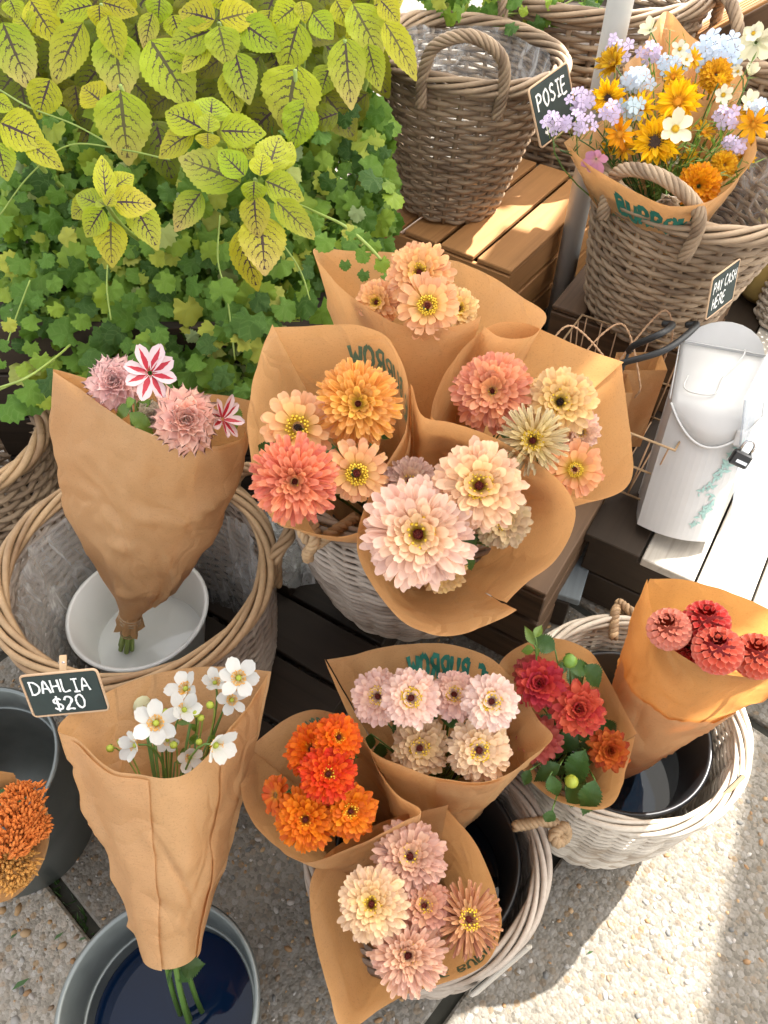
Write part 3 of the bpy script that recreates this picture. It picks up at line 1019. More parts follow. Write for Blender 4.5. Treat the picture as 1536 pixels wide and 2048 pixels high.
def arch_handle(root, r1, h, ang, half, rise, lean, mat, strands=5, sr=.0055, spread=.0085, twist=5, drop=.05):
    a0, a1 = ang - half, ang + half
    P = lambda a, r, z: Vector((r * math.cos(a), r * math.sin(a), z))
    ctl = [P(a0, r1 + .012, h - drop), P(a0, r1 + .018, h + .02), P(a0 + half * .25, r1 + .01 + lean * .6, h + rise * .72), P(ang, r1 + .006 + lean, h + rise),
           P(a1 - half * .25, r1 + .01 + lean * .6, h + rise * .72), P(a1, r1 + .018, h + .02), P(a1, r1 + .012, h - drop)]
    path = resample(catmull(ctl, 10), 70)
    twisted(root, path, strands, spread, sr, twist, mat, 'handle_strand')
def twisted(root, path, strands, spread, sr, twist, mat, nm):
    n = len(path)
    up = None; fr = []
    for i in range(n):
        tg = (path[min(n - 1, i + 1)] - path[max(0, i - 1)]).normalized()
        if up is None: up = tg.orthogonal()
        up = (up - tg * up.dot(tg)).normalized()
        fr.append((up.copy(), tg.cross(up)))
    for s in range(strands):
        m = MB()
        pts = []
        for i in range(n):
            q = 2 * PI * (s / strands + twist * i / n)
            pts.append(path[i] + (fr[i][0] * math.cos(q) + fr[i][1] * math.sin(q)) * spread)
        m.tube(pts, sr, 6)
        m.build(nm, mat, root)
def rope_knot(root, c, out, size, mat=TWINE):
    """a jute rope end looped through the rim and knotted; coordinates local to the basket"""
    out = out.normalized(); sd = Vector((0, 0, 1)).cross(out).normalized()
    Z = Vector((0, 0, 1))
    ctl = [c - out * .03 + sd * size, c + out * .02 + sd * size * .9 + Z * .01, c + out * .035 + sd * size * .2 - Z * size * .5, c + out * .03 - sd * size * .7 - Z * size * .1,
           c + out * .02 - sd * size * .3 + Z * size * .5, c + out * .04 + sd * size * .5 + Z * size * .2, c + out * .045 + sd * .1 * size - Z * size * .9, c + out * .04 - sd * .1 * size - Z * size * 1.7]
    twisted(root, resample(catmull(ctl, 8), 60), 3, .0045, .0046, 9, mat, 'rope_strand')

def lathe_thing(name, label, cat, base, prof, mat, part, n=56, tilt=None, group=None):
    M = Matrix.Translation(base)
    if tilt: M = M @ Matrix.Rotation(tilt[0], 4, 'X') @ Matrix.Rotation(tilt[1], 4, 'Y')
    root = empty(name, M)
    m = MB(); m.lathe(prof, n); m.build(part, mat, root)
    tag(root, label, cat, group)
    return root
def box_part(parent, name, c, s, mat, rot=None, bev=.002):
    m = MB(); m.box((0, 0, 0), s, None, bev)
    M = Matrix.Translation(c)
    if rot is not None: M = M @ rot
    return m.build(name, mat, parent, smooth=False, M=M)

# ------------------------------------------------------------------ chalk signs
def chalk_sign(label, corners, t, aspect, lines, wtxt=.14, thick=.004, frame_mat=None):
    """corners: top-left, top-right, bottom-right, bottom-left in photo pixels; finds the plane in which they form a rectangle"""
    cx = sum(c[0] for c in corners) / 4; cy = sum(c[1] for c in corners) / 4
    c0 = Pt(cx, cy, t)
    tc_ = (CAMP - c0).normalized(); best = None
    for ia in range(-14, 15):
        for ib in range(-14, 15):
            n = (tc_ + CR * ia * .1 + CU * ib * .1).normalized()
            if n.dot(tc_) < .3: continue
            q = [Pplane(c[0], c[1], c0, n) for c in corners]
            x = (q[1] - q[0]) + (q[2] - q[3]); y = (q[0] - q[3]) + (q[1] - q[2])
            e = abs(x.normalized().dot(y.normalized())) * 2 + abs(x.length / y.length - aspect) + .03 * (abs(ia) + abs(ib)) * .3
            if best is None or e < best[0]: best = (e, n, q)
    nrm, q = best[1], best[2]
    x = ((q[1] - q[0]) + (q[2] - q[3])).normalized()
    W = ((q[1] - q[0]).length + (q[2] - q[3]).length) / 2
    H = ((q[3] - q[0]).length + (q[2] - q[1]).length) / 2
    n = nrm
    y = n.cross(x).normalized()
    M = Matrix.Translation((q[0] + q[1] + q[2] + q[3]) / 4) @ Matrix(((x.x, y.x, n.x), (x.y, y.y, n.y), (x.z, y.z, n.z))).to_4x4()
    root = empty('chalk_sign', M)
    slate = box_part(root, 'slate', (0, 0, 0), (W * .97, H * .97, thick * .8), CHALKBOARD)
    fw = .035 * max(W, H)
    fm = MB()
    rc = fw * 1.6
    loop = []
    for (sx, sy, a0) in ((1, 1, 0), (-1, 1, 90), (-1, -1, 180), (1, -1, 270)):
        for k in range(6):
            a = rad(a0 + 90 * k / 5)
            loop.append(Vector((sx * (W / 2 - rc) + rc * math.cos(a), sy * (H / 2 - rc) + rc * math.sin(a), 0)))
    fm.tube([p for p in loop], fw * .5, 6, True)
    fm.build('sign_frame', frame_mat or SIGN_FRAME, root)
    for (txt, x0, y0, hh, wf) in lines:
        tm = text_mesh(txt, lambda a, b, l: Vector(((x0 + a * wf - .5) * W, (y0 + b * hh - .5) * H, thick * .4 + .0004 + .00008 * l)), wtxt, 3, .06)
        tm.build('chalk_lettering', CHALK, slate, smooth=False)
    tag(root, label, 'sign')
    return root, W, H
def clothes_peg(label, pos, n, along, size=.06):
    root = empty('clothes_peg', frame(pos, n, along))
    for s in (-1, 1):
        m = MB()
        m.box((0, 0, s * .0035), (size, .009, .005), Matrix.Rotation(s * .05, 3, 'Y'), .001)
        m.build('peg_half', WOOD_PALE, root, smooth=False)
    sp = MB()
    sp.tube([Vector((.006 + .002 * k / 20, .0052 * math.cos(k), .006 * math.sin(k))) for k in range(20)], .0007, 5)
    sp.build('spring', CHROME, root)
    tag(root, label, 'peg')
    return root
# ================================================================== THE PLACE
E1D = Vector((math.cos(rad(-32)), math.sin(rad(-32)), 0))     # display direction across
E2D = Vector((math.cos(rad(58)), math.sin(rad(58)), 0))       # display direction away
ROTD = Matrix.Rotation(rad(-32), 4, 'Z')

# ---------------------------------------------------------------- ground
def m_concrete(name='exposed_aggregate_concrete', gain=1.0):
    k = N(name)
    co = k.obj_co()
    v1 = k.n('ShaderNodeTexVoronoi'); v1.inputs['Scale'].default_value = 170; k.l(co, v1.inputs['Vector'])
    v2 = k.n('ShaderNodeTexVoronoi'); v2.inputs['Scale'].default_value = 75; k.l(co, v2.inputs['Vector'])
    big = k.noise(co, 3, 4); fine = k.noise(co, 420, 3)
    sand = k.ramp(v1.outputs['Color'], [(0, (.09, .075, .055)), (.35, (.17, .145, .11)), (.7, (.25, .22, .18)), (1, (.21, .15, .09))])
    st = k.ramp(v2.outputs['Color'], [(0, (.16, .11, .06)), (.3, (.22, .19, .15)), (.6, (.30, .27, .23)), (.8, (.21, .13, .06)), (1, (.09, .085, .075))])
    c = k.mix(k.math('LESS_THAN', v2.outputs['Distance'], .42), sand, st)
    c = k.mix(k.math('MULTIPLY', fine, .4), c, (.13, .11, .085))
    c = k.mix(k.math('MULTIPLY', k.math('SUBTRACT', big, .35), .9, True), c, (.09, .078, .06))
    c = k.mix(1.0, c, (gain * .93, gain * .95, gain * .97), 'MULTIPLY')
    k.base(c); k.rough(.85)
    h = k.math('ADD', k.math('MULTIPLY', v1.outputs['Distance'], -.6), k.math('ADD', k.math('MULTIPLY', v2.outputs['Distance'], -.8), k.math('MULTIPLY', fine, .3)))
    k.bump(h, .9, .003)
    return k.m
CONC = m_concrete(); CONC_L = m_concrete('pale_aggregate_concrete', 1.75)
JOINT = m_plain('joint_soil', (.035, .033, .024), .95, 0, .4, 60, .4)
g = MB()
g.add([(-60, -60, -.014), (60, -60, -.014), (60, 60, -.014), (-60, 60, -.014)], [(0, 1, 2, 3)])
ground = g.build('ground', JOINT, smooth=False)
tag(ground, 'concrete pavement ground with dark soil joints', 'ground', kind='structure')
ea = Vector((math.cos(rad(48)), math.sin(rad(48)), 0)); eb = Vector((math.cos(rad(-42)), math.sin(rad(-42)), 0))
A0, B0, SL, GAP = -.108, -.053, 1.1, .022
ROTP = Matrix.Rotation(rad(48), 4, 'Z')
slab = MB(); slab.box((0, 0, 0), (SL - GAP, SL - GAP, .03), None, .004)
sme = slab.mesh('paving_slab', CONC, False)
smeL = slab.mesh('paving_slab', CONC_L, False)
for i in range(-3, 5):
    for j in range(-4, 4):
        c = ea * (A0 + (i + .5) * SL) + eb * (B0 + (j + .5) * SL)
        if c.y < -1.6 or c.y > 5: continue
        dz = random.uniform(-.0015, .0015)
        obj('paving_slab', smeL if i < 0 else sme, ground, Matrix.Translation((c.x, c.y, -.015 + dz)) @ ROTP @ Matrix.Rotation(random.choice([0, PI / 2, PI]), 4, 'Z'))
# loose aggregate pebbles showing proud of the surface
def pebbles():
    rn = random.Random(3)
    bm = bmesh.new(); bmesh.ops.create_icosphere(bm, subdivisions=1, radius=1)
    iv = [v.co.copy() for v in bm.verts]; fi = [tuple(v.index for v in f.verts) for f in bm.faces]; bm.free()
    m = MB(); cols = []
    pal = [(.32, .19, .08), (.25, .14, .06), (.34, .30, .26), (.28, .26, .23), (.18, .12, .07), (.38, .35, .31), (.12, .115, .105), (.34, .22, .11), (.22, .20, .18)]
    for i in range(5200):
        x = rn.uniform(-1.0, 1.2); y = rn.uniform(-.15, .95)
        p = Vector((x, y, 0))
        a = (p.dot(ea) - A0) % SL; b = (p.dot(eb) - B0) % SL
        if min(a, SL - a) < .016 or min(b, SL - b) < .016: continue
        left = p.dot(ea) < A0
        s = rn.choice([.0015, .002, .002, .0025, .003, .004, .0055]) * (1.35 if left else .95)
        R = Matrix.Rotation(rn.random() * 6.28, 3, 'Z')
        sx, sy, sz = s * rn.uniform(.9, 1.7), s * rn.uniform(.7, 1.1), s * rn.uniform(.35, .55)
        vs = [R @ Vector((q.x * sx * rn.uniform(.9, 1.1), q.y * sy, q.z * sz)) + p + Vector((0, 0, sz * .25)) for q in iv]
        m.add(vs, fi)
        c = rn.choice(pal[:2] + pal[7:8]) if rn.random() < (.3 if left else .12) else rn.choice(pal)
        cols += [c] * len(vs)
    k = N('aggregate_pebble')
    at = k.n('ShaderNodeAttribute', attribute_name='tint')
    k.base(at.outputs['Color']); k.rough(.7)
    o = m.build('pebble_aggregate', k.m)
    ca = o.data.color_attributes.new('tint', 'FLOAT_COLOR', 'POINT')
    flat = []
    for c in cols: flat += [c[0], c[1], c[2], 1]
    ca.data.foreach_set('color', flat)
    tag(o, 'small tan and grey pebbles set in the pavement', 'pebbles', kind='stuff')
pebbles()
def joint_weeds():
    rn = random.Random(8); m = MB()
    for i in range(260):
        s = rn.uniform(-.75, .1)
        p = ea * (A0 + rn.uniform(-.012, .012)) + eb * (B0 - .05 + s)
        h = rn.uniform(.004, .016); d = Vector((rn.uniform(-1, 1), rn.uniform(-1, 1), 0)) * .012
        q = Vector((rn.uniform(-1, 1), rn.uniform(-1, 1), 0)).normalized() * rn.uniform(.0012, .003)
        m.add([p - q + Vector((0, 0, -.012)), p + q + Vector((0, 0, -.012)), p + d + Vector((0, 0, h))], [(0, 1, 2)])
    tag(m.build('joint_weed', LEAF), 'tiny moss and weeds along the pavement joint', 'moss', kind='stuff')
joint_weeds()

# ---------------------------------------------------------------- unseen canopies overhead, sized, cut and placed to shape sun and shade
def m_canvas():
    k = N('cream_canopy_canvas')
    nz = k.noise(k.obj_co(), 6, 3)
    c = k.mix(nz, (.66, .62, .54), (.74, .71, .64))
    k.base(c); k.rough(.8)
    k.translucent((.82, .80, .75), .78)
    return k.m
CANVAS = m_canvas()
CZ = 2.45
CO = Vector((.05, .12, 0))
CE2 = Vector((math.cos(rad(64.5)), math.sin(rad(64.5)), 0)); CE1 = Vector((math.cos(rad(-25.5)), math.sin(rad(-25.5)), 0))
SHIFT = Vector((SUN_DIR.x, SUN_DIR.y, 0)) * (CZ / SUN_DIR.z)
def cpt(s, w):       # ground-shadow coordinates (s along E2D, w to the left of the edge) -> canopy point
    o = CO + CE2 * s - CE1 * w + SHIFT
    return Vector((o.x, o.y, CZ))
def sunspot(p):      # (s, w) of the canopy point that shades p
    q = p - SUN_DIR * (p.z / SUN_DIR.z) - CO
    return q.dot(CE2), -q.dot(CE1)
spots = [(Pz(530, 1728, 0), .085, .02), (Pz(575, 1172, .03), .05, .035), (Pz(960, 455, .46), .13, .05), (Pz(1080, 400, .46), .13, .06), (Pz(930, 510, .46), .04, .02)]  # holes added in the canvas to throw sun patches
SP = [(sunspot(p), a, b) for p, a, b in spots]
def canopy(name, label, s0, s1, w0, w1, holes, sgn=1):
    step = .025
    root = empty(name, Matrix.Translation(cpt((s0 + s1) / 2, (w0 + w1) / 2)))
    c0 = cpt((s0 + s1) / 2, (w0 + w1) / 2)
    ss = sorted(set([s0, s1] + [q for (h, a, b) in holes for q in (h[0] - a, h[0] + a) if s0 < q < s1]))
    ww = sorted(set([w0, w1] + [q for (h, a, b) in holes for q in (h[1] - b, h[1] + b) if w0 < q < w1]))
    m = MB()
    for i in range(len(ss) - 1):
        for j in range(len(ww) - 1):
            sm, wm = (ss[i] + ss[i + 1]) / 2, (ww[j] + ww[j + 1]) / 2
            if any(abs(sm - h[0]) < a and abs(wm - h[1]) < b for (h, a, b) in holes): continue
            m.add([cpt(ss[i], ww[j]) - c0, cpt(ss[i + 1], ww[j]) - c0, cpt(ss[i + 1], ww[j + 1]) - c0, cpt(ss[i], ww[j + 1]) - c0], [(0, 1, 2, 3)])
    m.build('canvas_roof', CANVAS, root, smooth=False)
    for (sa, wa, sb, wb) in ((s0, w0, s1, w0), (s0, w1, s1, w1), (s0, w0, s0, w1), (s1, w0, s1, w1)):
        t = MB(); t.tube([cpt(sa, wa) - c0 - Vector((0, 0, .02)), cpt(sb, wb) - c0 - Vector((0, 0, .02))], .014, 8)
        t.build('roof_rail', POLE_PAINT, root)
    tag(root, label, 'canopy')
    return root, c0
canopy('unseen_canopy', 'unseen cream canvas stall canopy shading the flower baskets', -1.0, 1.55, 0.0, 1.85, SP)
canopy('unseen_canopy', 'unseen second canvas canopy added to shade the pavement beyond the sunlit strip', -1.0, 2.0, -2.2, -.395, [])  # added only for the shadow past the sunlit strip
# pale pole standing behind the wooden crate
pp = Vector((.466, 1.75, 0))
pole = empty('canopy_pole', Matrix.Translation(pp))
m = MB(); m.tube([(0, 0, .012), (0, 0, 2.42)], .026, 20); m.build('pole_tube', POLE_PAINT, pole)
m = MB(); m.lathe([(.001, .012), (.07, .012), (.075, .008), (.075, 0)], 24); m.build('foot_plate', POLE_PAINT, pole)
tag(pole, 'pale grey round canopy pole rising behind the orange crate', 'pole')

# ---------------------------------------------------------------- crates, bench, boards
def crate(name, label, centre, size, mat, top_slats=4, rot=-32, side_slats=3, gap=.012, along='y', th=.012, group=None, top=True):
    """slatted wooden crate: x across (E1), y away (E2); centre is at the bottom"""
    lx, ly, h = size
    root = empty(name, Matrix.Translation(centre) @ Matrix.Rotation(rad(rot), 4, 'Z'))
    if top:
        n = top_slats; w = (lx - gap * (n - 1)) / n
        for i in range(n):
            o = box_part(root, 'top_slat', (-lx / 2 + w / 2 + i * (w + gap), 0, h - th / 2), (ly - .004, w, th), mat, Matrix.Rotation(PI / 2, 4, 'Z') @ Matrix.Rotation(random.uniform(-.006, .006), 4, 'Z'))
    hs = (h - th - .004 - gap * (side_slats - 1)) / side_slats
    for j in range(side_slats):
        z = hs / 2 + j * (hs + gap)
        for s in (-1, 1):
            box_part(root, 'side_slat', (0, s * (ly / 2 - th / 2), z), (lx - .001, th, hs), mat)
            box_part(root, 'side_slat', (s * (lx / 2 - th / 2 - .003), 0, z), (ly - 2 * th - .004, th, hs), mat, Matrix.Rotation(PI / 2, 4, 'Z'))
    for sx in (-1, 1):
        for sy in (-1, 1):
            box_part(root, 'corner_post', (sx * (lx / 2 - .03), sy * (ly / 2 - .03), (h - th) / 2 - .002), (h - th - .01, .03, .03), mat, Matrix.Rotation(PI / 2, 4, 'Y'))
    tag(root, label, 'crate', group)
    return root
ca = Pz(765, 432, .45); cb = Pz(1030, 548, .45)
cmid = (ca + cb) / 2 + E2D * .24
crate('wooden_crate', 'orange brown slatted crate under the empty wicker basket', Vector((cmid.x, cmid.y, .20)), (.40, .50, .25), WOOD_ORANGE, 4, -36, 3)
crate('wooden_crate', 'dark crate stacked beneath the orange slatted crate', Vector((cmid.x, cmid.y, 0)), (.42, .52, .198), WOOD_DARK, 4, -36, 2)
ce = Pz(1092, 1192, .27)
cc = ce - E1D * .235 + E2D * .16
crate('wooden_crate', 'brown slatted crate under the grey basket of peach bouquets', Vector((cc.x, cc.y, 0)), (.47, .32, .27), WOOD_BROWN, 3, -32, 3)
# pallet of dark boards between the left basket and the front basket
pal = empty('wooden_pallet', Matrix.Translation((-.235, .80, 0)) @ ROTD)
for i in range(4):
    box_part(pal, 'deck_board', (.0, -.20 + i * .118, .118 + random.uniform(-.002, .002)), (.42, .108, .016), WOOD_DARK)
for i in (-1, 1):
    box_part(pal, 'bearer', (i * .17, -.02, .055), (.46, .05, .105), WOOD_DARK, Matrix.Rotation(PI / 2, 4, 'Z'))
tag(pal, 'low dark wooden pallet on the ground beside the zinnia basket', 'pallet')
# long low bench with bleached planks
b0 = Pz(1170, 1066, .22)
bench = empty('low_bench', Matrix.Translation((b0.x, b0.y, 0)) @ ROTD)
wds = [.115, .105, .10, .10, .06]
x = 0
for i, w in enumerate(wds):
    box_part(bench, 'plank', (x + w / 2, .62, .22 - .011 + random.uniform(-.001, .001)), (1.24, w, .022), WOOD_GREY if i else WOOD_DARK, Matrix.Rotation(PI / 2, 4, 'Z'))  # first plank dark: the shade on this edge is put into its colour
    x += w + .005
for i in range(2):
    box_part(bench, 'end_board', (x / 2 - .0025, .012, .058 + i * .098), (x - .03, .02, .092), WOOD_DARK)
for yy in (.3, 1.1):
    box_part(bench, 'bearer', (x / 2, yy, .095), (x - .06, .06, .19), WOOD_DARK)
tag(bench, 'long low bench of bleached grey planks under the cash box', 'bench')
# grey board leaning in the gap
gb = empty('grey_board', Matrix.Translation(Pz(1150, 1090, .10)) @ Matrix.Rotation(rad(-22), 4, 'Z'))
GREYB = m_wood('grey_wood_blue_shaded', (.20, .225, .235), (.13, .15, .16))  # grey wood with the blue cast of shade put into its colour
box_part(gb, 'board_length', (0, .075, 0), (.19, .062, .02), GREYB, Matrix.Rotation(PI / 2, 4, 'Z'))
box_part(gb, 'board_length', (.012, -.085, -.004), (.12, .062, .02), GREYB, Matrix.Rotation(PI / 2, 4, 'Z'))
box_part(gb, 'board_block', (0, 0, -.055), (.05, .3, .088), WOOD_DARK)
tag(gb, 'narrow grey wood board coloured as in blue shade in the gap behind the brown crate', 'board')

# ---------------------------------------------------------------- baskets
# left basket with liner and bowl
LA = Pz(252, 1128, .45); LA.z = 0
bA = basket('large tan wicker basket with clear liner and white bowl', 'wicker_basket', LA, .155, .205, .44, 44, 30, .0046, W_GREY, (0, rad(2)), 6, 3, .0054, W_TAN, seed=1, rimspread=.0115, bulge=.02)
arch_handle(bA, .205, .44, rad(28), .42, .07, .055, W_TAN, 4, .005, .007, 4, .06)
# centre grey basket on the brown crate
LE = Vector((.045, .85, .272))
bE = basket('grey washed basket on the brown crate packed with peach bouquets', 'wicker_basket', LE, .15, .205, .33, 40, 24, .004, W_GREY, (0, 0), 5, 5, .0045, W_GREY, seed=2, bulge=.015)
rope_knot(bE, Vector((.205 * math.cos(rad(-128)), .205 * math.sin(rad(-128)), .34)), Vector((math.cos(rad(-128)), math.sin(rad(-128)), 0)), .03)
# front basket with black bucket
LF = Pz(853, 1692, .32); LF.z = 0
bF = basket('front grey washed basket holding a black bucket and three zinnia bouquets', 'wicker_basket', LF, .128, .157, .315, 40, 26, .0038, W_GREY, (0, 0), 6, 3, .0042, W_GREY, seed=3, bulge=.012, rimspread=.009)
rope_knot(bF, Vector((.157 * math.cos(rad(5)), .157 * math.sin(rad(5)), .32)), Vector((math.cos(rad(5)), math.sin(rad(5)), 0)), .016)
# right basket
LG = Pz(1258, 1432, .33); LG.z = 0
bG = basket('white washed basket on the pavement edge holding dahlia bouquets', 'wicker_basket', LG, .128, .166, .325, 40, 26, .0038, W_WHITE, (0, 0), 6, 3, .0043, W_WHITE, seed=4, bulge=.012, rimspread=.009)
rope_knot(bG, Vector((.166 * math.cos(rad(80)), .166 * math.sin(rad(80)), .33)), Vector((math.cos(rad(80)), math.sin(rad(80)), 0)), .022)
# empty basket up on the crate
LH = Pz(893, 396, .452); LH.z = .452
bH = basket('empty brown wicker basket standing on the orange crate', 'wicker_basket', LH, .125, .205, .335, 29, 26, .0055, W_BROWN, (rad(-1), rad(5)), 6, 4, .006, W_BROWN, seed=5, rimspread=.014)
arch_handle(bH, .205, .335, rad(-98), .38, .105, .02, W_BROWN, 6, .0048, .0085, 5, .05)
arch_handle(bH, .205, .335, rad(86), .36, .11, .02, W_BROWN, 6, .0048, .0085, 5, .05)
# posy basket
LI = Pz(1292, 612, .40); LI.z = .40
bI = basket('brown wicker basket with handle holding the posies', 'wicker_basket', LI, .135, .205, .32, 28, 24, .0055, W_BROWN, (rad(4), rad(4)), 6, 4, .006, W_BROWN, seed=6, rimspread=.014)
arch_handle(bI, .205, .32, rad(-132), .42, .085, .015, W_BROWN, 6, .0048, .0085, 5, .05)
# tall basket with trailing ivy behind
LL = Pt(1190, 40, 2.05); LL.z = .30
bL = basket('tall wicker basket with trailing ivy behind the pole', 'wicker_basket', LL, .20, .27, .50, 38, 28, .0064, W_BROWN, (0, 0), 6, 4, .007, W_BROWN, seed=7, rimspread=.015)
bl_stand = crate('wooden_crate', 'crate under the tall ivy basket', Vector((LL.x, LL.y, 0)), (.5, .5, .297), WOOD_DARK, 4, -32, 2)
# partial baskets at the borders
LR = Pz(1580, 640, .222); LR.z = .222
basket('pale wicker basket on the bench past the cash box', 'wicker_basket', LR, .085, .105, .24, 22, 18, .0052, W_WHITE, (0, rad(3)), 5, 4, .0058, W_WHITE, seed=8)
LZ = Pz(-75, 880, .40); LZ.z = 0
basket('brown basket beside the large tan basket, below the trailing leaves', 'wicker_basket', LZ, .12, .15, .40, 30, 22, .0058, W_BROWN, (0, 0), 5, 4, .007, W_TAN, seed=9)
LT = Pt(1560, 150, 1.95); LT.z = .45
bT = basket('brown basket with twisted handle beside the leaning slatted crate', 'wicker_basket', LT, .13, .17, .27, 18, 20, .0068, W_BROWN, (0, 0), 5, 4, .0075, W_BROWN, seed=10)
arch_handle(bT, .17, .27, rad(180), .5, .12, .02, W_BROWN, 5, .006, .0095, 5, .04)
crate('wooden_crate', 'crate under the basket with twisted handle', Vector((LT.x, LT.y, 0)), (.42, .4, .448), WOOD_DARK, 4, -32, 3)
# stand under posy basket
crate('wooden_crate', 'rough brown crate under the posy basket', Vector((LI.x + .02, LI.y + .06, 0)), (.34, .34, .398), WOOD_BROWN, 4, -32, 4)
# leaning slatted crate at the far corner
tc = Pt(1462, 30, 1.95)
tcr = empty('slatted_crate', Matrix.Translation(tc) @ Matrix.Rotation(rad(-32), 4, 'Z') @ Matrix.Rotation(rad(-38), 4, 'Y'))
for i in range(5):
    box_part(tcr, 'slat', (0, -.10 + i * .046, .0), (.26, .036, .012), WOOD_ORANGE)
    box_part(tcr, 'slat', (.125, -.10 + i * .046, -.11), (.2, .036, .012), WOOD_ORANGE, Matrix.Rotation(PI / 2, 4, 'Y'))
for yy in (-.133, .12):
    box_part(tcr, 'end_board', (0, yy, -.1), (.27, .014, .2), WOOD_BROWN)
box_part(tcr, 'back_board', (-.128, -.006, -.11), (.2, .24, .012), WOOD_DARK, Matrix.Rotation(PI / 2, 4, 'Y'))
tag(tcr, 'orange slatted crate tipped on its side in the far corner', 'crate')
crate('wooden_crate', 'dark crate propping up the tipped slatted crate', Vector((tc.x + .02, tc.y + .12, 0)), (.4, .36, tc.z - .22), WOOD_DARK, 4, -32, 3)

# ---------------------------------------------------------------- buckets, bowls, liners
def bucket(name, label, base, r0, r1, h, mat, water=None, wz=.7, wmat=None, ring=None, tilt=None):
    rw = lambda q: r0 + (r1 - r0) * q
    prof = [(.001, .0), (r0, 0), (rw(.5), h * .5), (r1, h - .006), (r1 + .004, h - .004), (r1 + .005, h), (r1 + .001, h + .003), (r1 - .003, h), (rw(.5) - .003, h * .5), (r0 - .003, .006), (.001, .006)]
    root = lathe_thing(name, label, 'bucket', base, prof, mat, 'bucket_wall', 64, tilt)
    if ring:
        for q in ring:
            m = MB(); rr = rw(q) - .004
            m.tube([(rr * math.cos(2 * PI * k / 64), rr * math.sin(2 * PI * k / 64), h * q) for k in range(64)], .0035, 6, True)
            m.build('pressed_ring', mat, root)
    if water:
        m = MB(); m.disc(rw(wz) - .0035, h * wz, 64); m.build('water', wmat or WATER, root)
    return root
LB = Pz(316, 2012, .27); LB.z = 0
bk = bucket('galvanised_bucket', 'galvanised bucket of dark water under the white anemone bouquet', LB, .10, .127, .268, GALV, True, .6, WATER_SKY, (.72,))
LC = Pz(54, 1652, 0); LC.z = 0
bucket('galvanised_bucket', 'galvanised bucket holding the orange celosia bunch', LC, .122, .136, .268, GALV, False, .4, None, (.8,))
bucket('black_bucket', 'black plastic bucket inside the front zinnia basket', Vector((LF.x + .003, LF.y, .006)), .10, .13, .275, BLACK_PLASTIC, True, .62)
bucket('black_bucket', 'black plastic bucket inside the white washed dahlia basket', Vector((LG.x, LG.y, .006)), .10, .135, .28, BLACK_PLASTIC, True, .62)
bucket('black_bucket', 'black plastic bucket hidden in the basket of peach bouquets', Vector((LE.x, LE.y, LE.z + .006)), .12, .155, .26, BLACK_PLASTIC, True, .5)
wb = Pz(274, 1215, .30)
bowl = bucket('white_bowl', 'white plastic bowl of water inside the large tan basket', Vector((wb.x, wb.y, .12)), .085, .119, .175, WHITE_PLASTIC, True, .42, MILKY)
bowl['category'] = 'bowl'
st_ = MB(); st_.box((0, 0, 0), (.2, .2, .108), None, .004)
sb = st_.build('support_block', WOOD_DARK, smooth=False, M=Matrix.Translation((wb.x, wb.y, .062)))
tag(sb, 'dark block under the white bowl', 'block')
bit = MB(); bit.add([(0, 0, 0), (.007, .002, .002), (.012, -.001, .0), (.006, -.005, .001)], [(0, 1, 2, 3)])
tag(bit.build('leaf_scrap', LEAF_LIGHT, None, True, Matrix.Translation(Pz(180, 1222, .12 + .175 * .42 + .002))), 'small green leaf scrap floating in the white bowl', 'leaf')
def liner(label, base, r0, r1, h, amp, mat, seed, z0=.03, ragged=.02, a0=0, a1=2 * PI, tilt=(0, 0)):
    rn = random.Random(seed); off = Vector((seed * 3.1, seed * 1.7, 0))
    root = empty('plastic_liner', Matrix.Translation(base) @ Matrix.Rotation(tilt[0], 4, 'X') @ Matrix.Rotation(tilt[1], 4, 'Y'))
    m = MB(); NA, NZ = 120, 22; vs = []
    for i in range(NA + 1):
        a = a0 + (a1 - a0) * i / NA
        top = h + ragged * noise.noise(Vector((math.cos(a) * 2.5, math.sin(a) * 2.5, seed)))
        for j in range(NZ + 1):
            q = j / NZ; z = z0 + (top - z0) * q
            r = r0 + (r1 - r0) * (z / h)
            p = Vector((math.cos(a) * 3, math.sin(a) * 3, z * 2)) + off
            d = noise.noise(p * 1.3) * amp + abs(noise.noise(p * 3.0)) * amp * .8
            r = r - abs(d) - .004
            vs.append((r * math.cos(a), r * math.sin(a), z))
    fs = [(i * (NZ + 1) + j, (i + 1) * (NZ + 1) + j, (i + 1) * (NZ + 1) + j + 1, i * (NZ + 1) + j + 1) for i in range(NA) for j in range(NZ)]
    m.add(vs, fs)
    m.build('film_sheet', mat, root)
    tag(root, label, 'liner')
liner('clear plastic liner crumpled inside the large tan basket', LA, .15, .198, .42, .02, FILM_WHITE, 1, tilt=(0, rad(2)))
liner('clear plastic liner inside the empty brown basket on the crate', LH, .115, .195, .335, .016, FILM, 2, tilt=(rad(-1), rad(5)))
liner('dark crumpled plastic liner inside the posy basket', LI, .125, .195, .315, .02, FILM, 3, tilt=(rad(4), rad(4)))
